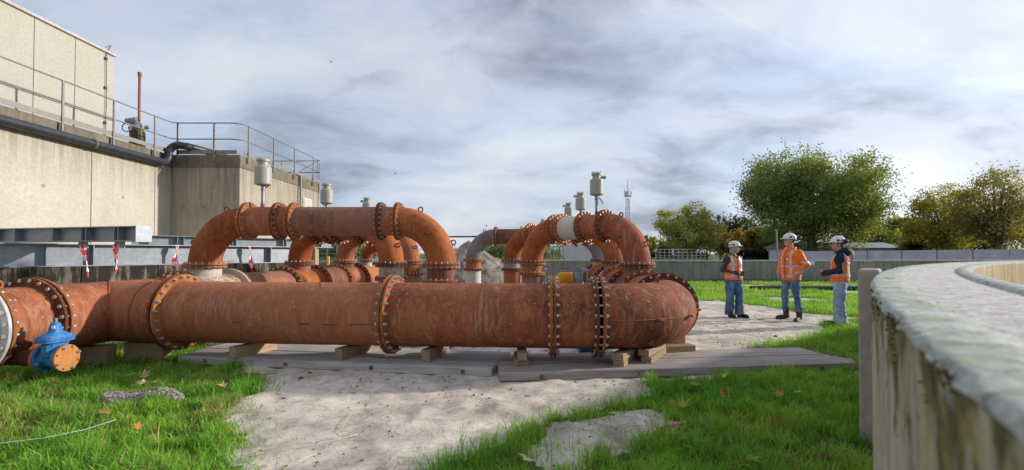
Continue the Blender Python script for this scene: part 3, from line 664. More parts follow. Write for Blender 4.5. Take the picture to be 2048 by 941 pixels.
# formwork joints and tie holes on the walls
for y in (9.2, 11.9, 14.6, 17.2): MB().box((XL + .002, y, 2.4), (.008, .03, 4.7)).build('joint', 'concrete_coping', bd)
tie = MB().lathe((0, 0, 0), (1, 0, 0), [(0, .045), (.006, .045), (.006, .028), (-.01, .028), (-.01, 0.001)], 12).mesh('tie_hole', 'concrete_coping')
for y in (10.3, 13.1, 15.8): 
    for z in (1.9, 3.4): inst(tie, 'tie_hole', bd, (XL, y, z))
rq = Quaternion((0, 0, 1), -pi / 2)
for x in (-13.0, -12.2, -11.4):
    for z in (1.9, 3.3): inst(tie, 'tie_hole', bd, (x, Y0, z), rq)
for y in (19.2, 20.7, 22.2, 23.8): inst(tie, 'tie_hole', bd, (XF, y, 1.6))
# louvre and drain pipe on the block's side
lv = MB(); lv.box((XF + .02, 23.9, 3.85), (.05, .98, 1.0), None, .005); lvo = lv.build('vent_frame', 'louvre', bd)
for k in range(9): MB().beam((XF + .06, 23.46, 3.46 + k * .1), (XF + .06, 24.34, 3.46 + k * .1), .05, .055).build('slat', 'louvre', lvo)
MB().tube([(XF + .12, 22.95, 1.0), (XF + .12, 22.95, 5.15), (XF + .12, 22.95, 5.28), (XF + .07, 22.95, 5.38), (XF - .04, 22.95, 5.42), (XF - .3, 22.95, 5.42)], .055, 10).build('drain_pipe', 'rail_steel', bd)
MB().tube([(XF + .05, 25.3, 6.5), (XF + .06, 25.25, 5.2), (XF + .03, 25.2, 3.4), (XF + .03, 25.1, 1.2)], .012, 5).build('cable', 'black_rubber', bd)
# upper pump house of panels
uh = thing('rooftop_house', (-16, 13, ZR), 'cream panelled rooftop house above the long wall', 'building')
ys = [6.0, 7.5, 8.95, 10.4, 12.35, 13.7, 15.0, 16.45]
for a, b in zip(ys[:-1], ys[1:]): MB().box((-16.5, (a + b) / 2, 7.0), (4.0, b - a - .018, 3.25), None, .006).build('panel', 'panel_render', uh)
MB().box((-16.52, 11.2, 7.0), (3.96, 10.4, 3.2)).build('core', 'concrete_coping', uh)
MB().box((-16.48, 11.22, 8.66), (4.12, 10.54, .09), None, .015).build('roof_edge', 'concrete_top', uh)
MB().tube([(-14.46, 16.1, 5.5), (-14.45, 16.12, 7.0), (-14.46, 16.1, 8.5), (-14.44, 16.15, 8.72), (-14.3, 16.1, 8.86), (-14.4, 16.0, 8.75)], .012, 5).build('cable', 'black_rubber', uh)
for z in (6.1, 7.35, 8.4): MB().box((-14.46, 16.1, z), (.05, .09, .09), None, .005).build('bracket', 'dark_steel', uh)
# roof railing
rl = thing('roof_railing', (-12, 18, ZR), 'grey tubular safety railing along the concrete roof edge', 'railing')
def rail(z, name): MB().tube([(XL + .1, 6, z), (XL + .1, 17.6, z), (XL + .14, 17.85, z), (XL + .36, 17.95, z), (XF - .3, 17.95, z), (XF - .05, 18.05, z), (XF + .08, 18.3, z), (XF + .08, 25.3, z), (XF - 2.6, 25.35, z)], .024, 8).build(name, 'rail_steel', rl)
rail(6.62, 'top_rail'); rail(5.98, 'mid_rail')
mb = MB(); mb.beam((XL + .10, 6, 5.47), (XL + .10, 17.7, 5.47), .02, .15); mb.beam((XL + .3, 17.97, 5.47), (XF - .1, 17.97, 5.47), .02, .15); mb.beam((XF + .07, 18.2, 5.47), (XF + .07, 25.3, 5.47), .02, .15); mb.build('toe_board', 'rail_steel', rl)
for (x, y, dx, dy) in [(XL + .13, yy, 1, 0) for yy in (8.2, 10.0, 11.75, 13.5, 15.24, 17.0)] + [(-13.23, 17.93, 0, -1), (-11.79, 17.93, 0, -1)] + [(XF + .11, yy, 1, 0) for yy in (18.4, 20.35, 22.3, 24.4)] + [(-10.9, 25.4, 0, 0), (-12.9, 25.4, 0, 0)]:
    mb = MB(); mb.box((x, y, 5.86), (.06 if dy else .035, .06 if dx else .035, 1.52)); p = mb.build('post', 'rail_steel', rl)
    if dx or dy: MB().box((x - dx * .045, y - dy * .045, 5.2), (.1 if dy else .04, .1 if dx else .04, .22)).build('foot_plate', 'galvanised', p)
MB().tube([(-10.95, 25.37, 6.58), (-12.9, 25.37, 5.45)], .012, 5).build('brace_wire', 'dark_steel', rl)
# black pipe on the long wall
bp = thing('black_pipe', (XL + .2, 12, 4.8), 'thick black plastic pipe running along the building wall', 'pipe')
zb = 4.93
pth = [(XL + .22, 5, zb)] + [(XL + .22, y, zb) for y in np.arange(6, 17.1, 1.0)]
for t in np.linspace(0, pi / 2, 7): pth.append((XL + .22, 17.25 + .32 * math.sin(t), zb + .32 - .32 * math.cos(t)))
for t in np.linspace(0, pi / 2, 7): pth.append((XL + .22 + .3 - .3 * math.cos(t), 17.57 + .12 * math.sin(t), zb + .45 + .3 * math.sin(t)))
pth += [(XL + .75, 17.9, zb + .74), (XL + 1.0, 18.8, zb + .72), (XL + 1.1, 20, zb + .70)]
MB().tube(pth, .14, 18).build('pipe_run', 'black_plastic', bp)
for y in (8.0, 11.2, 14.4): MB().lathe((XL + .22, y, zb), (0, 1, 0), [(-.04, .14), (-.04, .158), (.04, .158), (.04, .14)], 18).build('clamp', 'dark_steel', bp)
# gate spindle on the roof
gs = thing('gate_actuator', (-14.05, 17.0, ZR), 'rusty gate spindle with grey motor drive on the roof', 'actuator')
MB().box((-14.05, 17.0, 5.72), (.36, .36, .68), None, .02).build('pedestal', 'concrete_dark', gs)
MB().tube([(-14.0, 17, 6.06), (-14.0, 17, 8.22)], .046, 12).tube([(-14.0, 17, 8.12), (-14.0, 17, 8.26)], .066, 12).build('spindle_tube', 'rust_brown', gs)
mb = MB(); mb.ell((-14.0, 17, 6.2), (.2, .2, .17)); mb.lathe((-14.25, 17, 6.42), (1, 0, .1), [(-.2, 0.001), (-.2, .12), (.2, .13), (.24, 0.09), (.24, .001)], 16); mb.tube([(-14.3, 16.9, 6.12), (-13.7, 17.1, 6.22)], .07, 10); mb.build('motor', 'mast_steel', gs)
hw = MB(); t = np.linspace(0, 2 * pi, 20); hw.tube([(-14.28 + .03 * math.sin(a), 16.8, 6.12 + .15 * math.cos(a)) if 0 else (-14.28 + .16 * math.sin(a), 16.78, 6.12 + .16 * math.cos(a)) for a in t], .02, 6); hw.build('hand_wheel', 'mast_steel', gs)

# ------------------------------------------------------------------ steel beams and the low wall below them
lw = thing('low_wall', (-8.5, 11, 0), 'low soot-stained concrete wall under the stacked steel beams', 'wall')
d = np.array([.533, .846, 0]); d /= np.linalg.norm(d); nn = np.array([d[1], -d[0], 0]); A = np.array([-11.6, 6.35, 0])
Rw = np.array([d, -nn, [0, 0, 1]]).T
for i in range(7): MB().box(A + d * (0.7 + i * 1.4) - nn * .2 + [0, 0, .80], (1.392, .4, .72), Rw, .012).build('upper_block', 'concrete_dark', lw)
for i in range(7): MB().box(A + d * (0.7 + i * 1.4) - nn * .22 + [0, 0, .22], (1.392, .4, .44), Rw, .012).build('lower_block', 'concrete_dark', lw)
def ibeam(a, b, w, h, stiff, label, endplate=None, tapes=None, tf=.022):
    a, b = V3(a), V3(b); x = (b - a) / np.linalg.norm(b - a); y = np.cross([0, 0, 1], x); L = np.linalg.norm(b - a)
    t = thing('steel_beam', (a + b) / 2 - [0, 0, h / 2], label, 'beam', 'galvanised steel beams stacked by the building')
    up = np.array([0, 0, 1.0])
    MB().beam(a + up * (h / 2 - tf / 2), b + up * (h / 2 - tf / 2), w, tf).build('top_flange', 'galvanised', t)
    MB().beam(a - up * (h / 2 - tf / 2), b - up * (h / 2 - tf / 2), w, tf).build('bottom_flange', 'galvanised', t)
    MB().beam(a, b, .014, h - 2 * tf - .002).build('web', 'galvanised', t)
    Rm = np.array([x, y, up]).T
    for s in stiff:
        for sg in (-1, 1): MB().box(a + x * s + y * sg * w * .26, (.016, w * .44, h - 2 * tf - .004), Rm).build('stiffener', 'galvanised', t)
    if endplate: MB().box(b + x * .012, (.02, w + .02, h + .02), Rm).build('end_plate', 'galvanised', t)
    for s in (tapes or []):
        MB().box(a + x * s - y * .0 - up * (h / 2 + .065), (.26, .012, .128), Rm).build('lug_plate', 'galvanised', t)
    return a, x, y
b1 = ibeam((-12.9, 10.32, 1.83), (-7.2, 8.88, 1.83), .29, .30, (.6, 1.9, 2.55, 3.65, 4.45, 4.57, 5.32, 5.42), 'grey steel beam, nearest upper one, with end plate', True, (4.3, 5.28))
b2 = ibeam(A + d * .2 - nn * .14 + [0, 0, 1.413], A + d * 9.3 - nn * .14 + [0, 0, 1.413], .30, .49, (.5, 1.9, 3.45, 4.2, 6.3, 8.2), 'deep grey steel beam lying on the low stained wall')
b3 = ibeam((-10.25, 12.25, 1.80), (-6.55, 16.5, 1.80), .28, .30, (.35, 1.0, 1.15, 2.4, 2.5, 3.9, 4.0, 5.2), 'grey steel beam behind the first pipe arch', False, (1.08, 3.25))
b4 = ibeam((-11.7, 9.9, 1.375), (-8.9, 14.4, 1.375), .28, .40, (1.0, 3.0), 'grey steel beam at the back, half hidden by the others')
mb = MB()
for (bb, s) in ((b1, 4.9), (b3, 2.2)): pass
for x0, y0 in ((-11.0, 11.15), (-9.6, 13.3)): MB().box((x0, y0, .6), (.35, .35, 1.15), None, .01).build('trestle_block', 'block_wood', org=(x0, y0, 0), label='timber prop block under the rear steel beam, %s' % ('left' if x0 < -10 else 'right'), category='block')
for x0, y0 in ((-8.6, 14.15), (-7.0, 16.0)): MB().box((x0, y0, .823), (.3, .3, 1.642), None, .01).build('trestle_block', 'block_wood', org=(x0, y0, 0), label='tall timber prop under the beam behind the pipe arch, %s' % ('left' if x0 < -8 else 'right'), category='block')
MB().box((-11.9, 10.07, .84), (.3, .3, 1.67), None, .01).build('trestle_block', 'block_wood', org=(-11.9, 10.07, 0), label='timber prop under the far left end of the nearest upper beam', category='block')
def tape(p0, side, y, L, sway, label):
    p0 = V3(p0); side = V3(side); y = V3(y)
    t = thing('barrier_tape', p0, label, 'tape', 'red and white tape strips on the beams')
    def strand(u0, u1, n, w0, dx, dy, ph, first):
        for k in range(n):
            mbt = MB(); vs = []
            for q in range(5):
                u_ = u0 + (u1 - u0) * (k + q / 4) / n; w_ = w0 * (1 + .35 * math.sin(u_ * 11 + ph))
                c = p0 + np.array([0, 0, -u_ * L]) + side * (sway * u_ + dx * u_ + .012 * math.sin(u_ * 7 + ph)) + y * (-.02 * math.sin(u_ * 6 + ph) - .012 + dy)
                tw = 1.0 * math.sin(u_ * 5 + ph); dv = side * math.cos(tw) + y * math.sin(tw)
                vs += [c - dv * w_, c + dv * w_]
            mbt.add(vs, [(2 * i, 2 * i + 1, 2 * i + 3, 2 * i + 2) for i in range(4)], True)
            mbt.build('band', 'tape_red' if (k + first) % 2 else 'tape_white', t)
    strand(0, 1, 6, .040, 0, 0, .4, 0); strand(.0, .86, 5, .018, .07, -.02, 2.1, 1)
def bpnt(bb, s, zt): a, x, y = bb; p = a + x * s; return (p[0], p[1], zt), x, y
p_, x_, y_ = bpnt(b1, 4.35, 1.64); tape(V3(p_) - y_ * .02, x_, y_, .68, .14, 'red and white tape strip hanging below the nearest beam, left one')
p_, x_, y_ = bpnt(b1, 5.25, 1.64); tape(V3(p_) - y_ * .02, x_, y_, .62, -.03, 'red and white tape strip below the nearest beam, by its end plate')
for tt_, L_, sw_, l_ in ((5.97, .62, -.06, 'red and white tape strip left of the first pipe elbow'), (7.74, .74, .1, 'red and white tape strip under the first pipe arch')):
    tape(A + d * tt_ + nn * .03 + [0, 0, 1.655], d, -nn, L_, sw_, l_)
MB().beam((-8.75, 14.0, 1.78), (-7.55, 12.9, .45), .05, .2, .006).build('leaning_plank', 'plank_wood', org=(-7.5, 12.9, 0), label='weathered grey plank leaning under the first arch', category='plank')
# ------------------------------------------------------------------ pipework
TH = R(4.4); E = np.array([math.cos(TH), -math.sin(TH), 0]); NN = np.array([math.sin(TH), math.cos(TH), 0]); UP = np.array([0, 0, 1.0])
ZA = 0.656
DN = {800: (.406, .5075, .034, 24, .4745, .0225), 500: (.254, .335, .030, 20, .305, .0165), 300: (.178, .235, .026, 12, .212, .016)}
def bolt_mb(mb, c, ax, L, r, up=0):
    """hex bolt through c along ax: head at -L/2, nut and stud tip at +L/2"""
    a, u, w = basis(ax); c = V3(c)
    def pr(t0, t1, rr, n, ph):
        an = [2 * pi * k / n + ph for k in range(n)]
        lo = [c + a * t0 + rr * (math.cos(q) * u + math.sin(q) * w) for q in an]; hi = [c + a * t1 + rr * (math.cos(q) * u + math.sin(q) * w) for q in an]
        mb.add(lo + hi, [tuple(range(n))[::-1], tuple(range(n, 2 * n))] + [(i, (i + 1) % n, n + (i + 1) % n, n + i) for i in range(n)])
    ph = up * 1.7
    pr(-L / 2 - r * .85, -L / 2, r, 6, ph); pr(-L / 2, L / 2 + r * 1.9, r * .55, 6, ph); pr(L / 2, L / 2 + r * .95, r, 6, ph + .4)
BOLTS = {}
def bolt_mesh(L, r):
    k = (round(L, 4), r)
    if k not in BOLTS:
        mb = MB(); bolt_mb(mb, (0, 0, 0), (0, 0, 1), L, r); BOLTS[k] = mb.mesh('bolt', 'zinc_bolt')
    return BOLTS[k]
def joint(t, c, ax, dn=800, gap=.006, mats=('rust_flange', 'rust_flange'), single=False, bolts=True, seg=None):
    """pair of bolted flange plates centred on c; plate 0 on the -ax side"""
    r, Rf, th, nb, bc, br = DN[dn]; a, u, w = basis(ax); c = V3(c); seg = seg or (72 if dn == 800 else 40)
    out = []; ch = .004
    for i in ((0,) if single else (0, 1)):
        s = -1 if i == 0 else 1
        o = c + a * s * gap / 2
        prof = [(0, r * .97), (0, Rf - ch), (s * ch, Rf), (s * (th - ch), Rf), (s * th, Rf - ch), (s * th, r + .012), (s * (th + .012), r + .001)]
        if s < 0: prof = prof[::-1]
        out.append(MB().lathe(o, a, prof, seg).build('flange', mats[i], t))
    if not bolts: return out
    if single: L = th; cc = c - a * (gap / 2 + th / 2)
    else: L = 2 * th + gap; cc = c
    if dn == 800:
        q = Vector((0, 0, 1)).rotation_difference(Vector(a))
        for k in range(nb):
            an = 2 * pi * (k + .5) / nb; p = cc + bc * (math.cos(an) * u + math.sin(an) * w)
            inst(bolt_mesh(L, br), 'bolt', out[0], p, q @ Quaternion((0, 0, 1), random.uniform(0, 1)))
    else:
        mb = MB()
        for k in range(nb):
            an = 2 * pi * (k + .5) / nb; bolt_mb(mb, cc + bc * (math.cos(an) * u + math.sin(an) * w), a, L, br, random.random())
        mb.build('bolt_ring', 'zinc_bolt', out[0], kind='stuff')
    return out
def spool(t, p, q, dn, mat, name='pipe', seg=None):
    r = DN[dn][0]; seg = seg or (72 if dn == 800 else 44)
    return MB().tube([V3(p) + (V3(q) - V3(p)) * k for k in (0, .25, .5, .75, 1)], r, seg, False).build(name, mat, t)
def arc(p, d0, d1, Rb, n=20):
    p, d0, d1 = V3(p), V3(d0), V3(d1); d0 = d0 / np.linalg.norm(d0); d1 = d1 / np.linalg.norm(d1)
    c = p + d1 * Rb
    return [c - d1 * Rb * math.cos(a) + d0 * Rb * math.sin(a) for a in np.linspace(0, pi / 2, n)]
def bend(t, p, d0, d1, Rb, dn, mat, seg=None):
    P = arc(p, d0, d1, Rb); MB().tube(P, DN[dn][0], seg or (72 if dn == 800 else 44), False).build('elbow', mat, t); return P
def eye(t, c, out, axis, s=1.0, mat='rust_brown'):
    """lifting eye: a plate ring standing on the surface at c, pointing out, hole axis along axis"""
    c = V3(c); o = V3(out) / np.linalg.norm(V3(out)); ax = V3(axis) - o * np.dot(V3(axis), o); ax /= np.linalg.norm(ax); sd = np.cross(ax, o)
    mb = MB(); th = .011 * s; prof = [(-th, .030 * s), (-th, .052 * s), (th, .052 * s), (th, .030 * s)]
    mb.lathe(c + o * .040 * s, ax, prof, 20, True, True)
    for k in (-1, 1): mb.beam(c + sd * k * .042 * s - o * .012, c + sd * k * .040 * s + o * .04 * s, .019 * s, .021 * s, up=tuple(ax))
    return mb.build('lifting_eye', mat, t)
def lug(t, c, out, mat='rust_flange', L=.07, w=.035):
    c = V3(c); o = V3(out) / np.linalg.norm(V3(out)); a, u, w_ = basis(o)
    MB().beam(c - o * .02, c + o * L, w * 1.5, w * .55, .004).build('support_lug', mat, t)
def weld_ring(t, c, ax, r, mat='rust_main', rb=.009):
    a, u, w = basis(ax); an = np.linspace(0, 2 * pi, 61)
    MB().tube([V3(c) + r * (math.cos(q) * u + math.sin(q) * w) for q in an], rb, 6, False).build('weld_seam', mat, t)
def helix(t, c, ax, r, a0, a1, pitch, mat='rust_main', rb=.006):
    a, u, w = basis(ax); an = np.linspace(a0, a1, 60)
    MB().tube([V3(c) + a * pitch * (q - a0) / (2 * pi) + r * (math.cos(q) * u + math.sin(q) * w) for q in an], rb, 6, False).build('weld_seam', mat, t)

# --- the large main pipe across the front
P0 = np.array([0.42, 5.8, ZA])
def ms(s): return P0 + E * s
mp = thing('main_pipe', (-1.5, 5.95, 0.1), 'large rusty horizontal main pipe across the foreground', 'pipe')
S1, S2, S3, S4 = -4.91, -1.975, .098, .655
spool(mp, ms(-5.96), ms(S1 - .04), 800, 'rust_main')
joint(mp, ms(S1), E, 800, .02)
spool(mp, ms(S1 + .03), ms(S2 - .03), 800, 'rust_main')
joint(mp, ms(S2), E, 800, .014)
spool(mp, ms(S2 + .03), ms(S3 - .03), 800, 'rust_main')
joint(mp, ms(S3), E, 800, .007)
tsp = spool(mp, ms(S3 + .03), ms(S4 - .05), 800, 'rust_main')
joint(mp, ms(S4), E, 800, .04)
PB = bend(mp, ms(S4 + .04), E, NN, 1.03, 800, 'rust_main')
EB = PB[-1]
helix(mp, ms(-3.7), E, .407, R(-75), R(120), 1.6)
helix(mp, ms(-1.05), E, .407, R(-100), R(110), 1.6)
# outer seam of the large bend
cB = ms(S4 + .04) + NN * 1.03
sg = [cB + (E * math.sin(q) - NN * math.cos(q)) * (1.03 + .407) for q in np.linspace(0, pi / 2, 30)]
MB().tube(sg, .006, 6, False).build('weld_seam', 'rust_main', mp)
for q in (R(28), R(52), R(80)):
    o = E * math.sin(q) - NN * math.cos(q); lug(mp, cB + o * 1.43 + UP * .0, o, 'rust_main', .075, .05)
eye(mp, ms(S4 + .04) + NN * 1.03 + (E * math.sin(R(50)) - NN * math.cos(R(50))) * 1.03 + UP * .40, UP, E, 1.0, 'rust_main')
for s in (-4.3, -1.3): pass

# --- scrapes, chalk smears and old paint on the main pipe
def smear(s0, s1, a0, a1, mat, seed, ragged=.25, name='scuff_mark'):
    rg = np.random.default_rng(seed); n = 14; L = []; Rr = []
    for k in range(n + 1):
        f = k / n; a = R(a0 + (a1 - a0) * f); w = (s1 - s0) * (math.sin(pi * min(max(f, .03), .97)) ** .4); m_ = (s0 + s1) / 2 + (s1 - s0) * ragged * rg.normal(0, .5)
        for side, lst in ((-1, L), (1, Rr)):
            s = m_ + side * w / 2 * (1 + rg.normal(0, ragged)); lst.append(ms(s) - NN * .4078 * math.cos(a) + UP * .4078 * math.sin(a))
    vs = [p for pair in zip(L, Rr) for p in pair]
    MB().add(vs, [(2 * i, 2 * i + 1, 2 * i + 3, 2 * i + 2) for i in range(n)], True).build(name, mat, mp)
rg0 = np.random.default_rng(5)
for k in range(7): smear(-4.35 + k * .055, -4.335 + k * .055 + .012, rg0.uniform(0, 12), rg0.uniform(32, 46), 'scuff_pale', 100 + k, .35)
for k in range(5): smear(-3.98 + k * .11, -3.97 + k * .11, rg0.uniform(-10, 10), rg0.uniform(22, 38), 'scuff_pale', 120 + k, .4)
for s, a in ((-2.62, 32), (-2.60, 22)): smear(s, s + .018, a - 6, a + 5, 'scuff_pale', 140 + a, .3)
for s, w, a, da in ((-3.05, .16, -14, 4), (-2.75, .22, -14, 3), (-2.42, .30, -13, 3), (-3.9, .1, -12, 3)): smear(s, s + w, a, a + da, 'scuff_dark', int(160 + s * 10), .1)
smear(-.37, -.17, -2, 28, 'scuff_orange', 180, .05); smear(-5.2, -5.05, 2, 8, 'scuff_orange', 181, .2)
for k in range(26):
    s = rg0.uniform(-1.8, 0); a = rg0.uniform(12, 55); smear(s, s + rg0.uniform(.012, .03), a, a + rg0.uniform(2, 5), 'scuff_pale', 200 + k, .2)
for k in range(5):
    s = rg0.uniform(-.9, -.6); smear(s, s + rg0.uniform(.01, .03), rg0.uniform(-40, 0), rg0.uniform(20, 55), 'scuff_pale', 240 + k, .3)

# --- single-stroke lettering welded on the short spool, upside down as on the pipe
GL = {'V': [[(0, 1), (.35, 0), (.7, 1)]], 'D': [[(0, 0), (0, 1), (.35, 1), (.62, .82), (.7, .5), (.62, .18), (.35, 0), (0, 0)]],
      'K': [[(0, 0), (0, 1)], [(.65, 1), (.02, .45)], [(.22, .62), (.7, 0)]], 'N': [[(0, 0), (0, 1), (.65, 0), (.65, 1)]],
      '8': [[(.33, .52), (.1, .64), (.1, .88), (.33, 1), (.56, .88), (.56, .64), (.33, .52), (.04, .38), (.04, .12), (.33, 0), (.62, .12), (.62, .38), (.33, .52)]],
      '0': [[(.33, 0), (.08, .12), (0, .5), (.08, .88), (.33, 1), (.58, .88), (.66, .5), (.58, .12), (.33, 0)]],
      'L': [[(0, 1), (0, 0), (.55, 0)]], '-': [[(.05, .48), (.5, .48)]], '.': [[(.2, 0), (.24, .05)]],
      '5': [[(.58, 1), (.08, 1), (.05, .58), (.35, .62), (.6, .42), (.58, .14), (.3, 0), (0, .1)]], 'M': [[(0, 0), (0, 1), (.4, .3), (.8, 1), (.8, 0)]],
      'S': [[(.6, .88), (.35, 1), (.06, .86), (.08, .62), (.55, .42), (.62, .16), (.35, 0), (.02, .12)]], 'E': [[(.55, 1), (0, 1), (0, 0), (.55, 0)], [(0, .52), (.45, .52)]],
      'O': [[(.35, 0), (.08, .12), (0, .5), (.08, .88), (.35, 1), (.62, .88), (.7, .5), (.62, .12), (.35, 0)]], 'R': [[(0, 0), (0, 1), (.4, 1), (.6, .8), (.4, .55), (0, .5)], [(.3, .5), (.62, 0)]],
      '2': [[(.04, .8), (.3, 1), (.58, .85), (.55, .6), (.02, 0), (.62, 0)]], '1': [[(.1, .8), (.32, 1), (.32, 0)]], '3': [[(.05, .9), (.35, 1), (.58, .78), (.3, .54), (.6, .28), (.35, 0), (.02, .1)]]}
def lettering(mb, text, h, fn, rb):
    x = 0
    for ch in text:
        if ch == ' ': x += .5; continue
        wmax = 0
        for st in GL[ch]:
            pts = []
            for (a0, b0), (a1, b1) in zip(st[:-1], st[1:]):
                for k in range(4): pts.append((a0 + (a1 - a0) * k / 4, b0 + (b1 - b0) * k / 4))
            pts.append(st[-1]); wmax = max(wmax, max(p[0] for p in st))
            mb.tube([fn((x + a) * h, b * h) for a, b in pts], rb, 5, True)
        x += wmax + .42
    return x * h
def cylfn(s_right, ang0, r=.4075):
    # upside down: text runs towards -E, its up direction runs down the pipe face
    def fn(u, v):
        an = ang0 - v / r          # angle above horizontal on the camera side
        return ms(s_right - u) - NN * r * math.cos(an) + UP * r * math.sin(an)
    return fn
for txt, sr, an, h in (('VDK', .50, R(-2) + .115 / .4075 + .0, .10), ('DN800', .575, R(30), .085), ('L-0.5M', .60, R(52), .075)):
    mb = MB(); lettering(mb, txt, h, cylfn(sr, an), .0026); mb.build('lettering', 'rust_text', tsp)

# --- left header running away from the camera, with the welded tee to the main pipe
def hl(y, z=ZA): return np.array([-5.39 + .077 * (y - 8.0), y, z])
HD = np.array([.0768, .99705, 0])
lh = thing('pipe_header', (-5.4, 8, 0.1), 'rusty header pipe at left running back from the blue valve', 'pipe')
spool(lh, hl(5.33), hl(7.36), 800, 'rust_main', 'tee_run')
cT = hl(6.255)
an = np.linspace(-pi / 2, pi / 2, 40)          # saddle seam of the tee
nr = np.array([HD[1], -HD[0], 0])
MB().tube([cT + nr * abs(.412 * math.cos(q)) * 1.0 - HD * .0 + (-HD * .412 * math.cos(q) if 1 else 0) + UP * .412 * math.sin(q) for q in an], .009, 6, False).build('weld_seam', 'rust_main', lh)
weld_ring(lh, ms(-5.28), E, .407, 'rust_main', .012)
joint(lh, hl(5.30), HD, 800, .035, ('rust_flange', 'rust_flange'))
spool(lh, hl(4.77), hl(5.27), 800, 'rust_main')
joint(lh, hl(4.74), HD, 800, .012, ('grey_flange', 'rust_flange'))
spool(lh, hl(2.6), hl(4.69), 800, 'cream_paint')
eye(lh, hl(4.98) + UP * .405, UP, nr, 1.0, 'rust_main'); eye(lh, ms(-5.1) + UP * .405, UP, E, 1.0, 'rust_main')
def tee(t, y0, yc, y1, hf, mat, bmat, ztop, dn=500):
    spool(t, hf(y0), hf(y1), 800, mat, 'tee_run')
    c = hf(yc); r = DN[dn][0]
    MB().tube([c + UP * .30, c + UP * .5, c + UP * (ztop - ZA)], r, 44, False).build('tee_branch', bmat, t)
    an = np.linspace(0, 2 * pi, 49); rr = .406
    MB().tube([c + nr * (r + .004) * math.cos(q) + HD * (r + .004) * math.sin(q) + UP * math.sqrt(rr * rr - (r * math.cos(q)) ** 2) for q in an], .010, 6, False).build('weld_seam', bmat, t)
ZF = 1.225          # bolt plane between branch and elbow
tee(lh, 7.43, 8.0, 8.57, hl, 'flaking_white', 'flaking_white', ZF - .02); joint(lh, hl(7.40), HD, 800, .012, ('rust_flange', 'rust_flange')); joint(lh, hl(8.60), HD, 800, .012, ('flaking_white', 'rust_flange'))
spool(lh, hl(8.63), hl(10.3), 800, 'rust_brown')
joint(lh, hl(10.33), HD, 800); tee(lh, 10.36, 11.05, 11.67, hl, 'rust_orange', 'rust_brown', ZF - .02); joint(lh, hl(11.70), HD, 800)
spool(lh, hl(11.73), hl(12.92), 800, 'rust_brown')
joint(lh, hl(12.95), HD, 800); tee(lh, 12.98, 13.55, 14.15, hl, 'rust_main', 'rust_brown', ZF - .02); joint(lh, hl(14.18), HD, 800)
spool(lh, hl(14.21), hl(15.75), 800, 'rust_main'); joint(lh, hl(15.8), HD, 800)
MB().tube([hl(15.15) + UP * .3, hl(15.15) + UP * (ZF - .02 - ZA)], .178, 32, False).build('tee_branch', 'weathered_green', lh)
MB().lathe(hl(15.84), HD, [(0, .5), (.03, .5), (.03, .001)], 48).build('end_plate', 'rust_flange', lh)

# --- right header behind the large bend
def hr(y, z=ZA):
    return np.array([EB[0] + .077 * (y - EB[1]), y, z])
rh = thing('pipe_header', (EB[0], 10, 0.1), 'rusty header pipe at right running back from the large bend', 'pipe')
y0 = EB[1]
joint(rh, hr(y0 + .02), HD, 800, .012); spool(rh, hr(y0 + .05), hr(7.93), 800, 'rust_main'); joint(rh, hr(7.96), HD, 800)
tee(rh, 7.99, 8.60, 9.2, hr, 'rust_brown', 'rust_brown', ZF - .02); joint(rh, hr(9.23), HD, 800)
spool(rh, hr(9.26), hr(10.85), 800, 'rust_main'); joint(rh, hr(10.88), HD, 800, .012, ('rust_flange', 'flaking_white'))
tee(rh, 10.91, 11.5, 12.1, hr, 'flaking_white', 'flaking_white', ZF - .02); joint(rh, hr(12.13), HD, 800)
spool(rh, hr(12.16), hr(13.85), 800, 'rust_main'); joint(rh, hr(13.88), HD, 800)
tee(rh, 13.91, 14.5, 15.1, hr, 'flaking_white', 'flaking_white', ZF - .02); joint(rh, hr(15.13), HD, 800)
MB().lathe(hr(15.17), HD, [(0, .5), (.03, .5), (.03, .001)], 48).build('end_plate', 'rust_flange', rh)

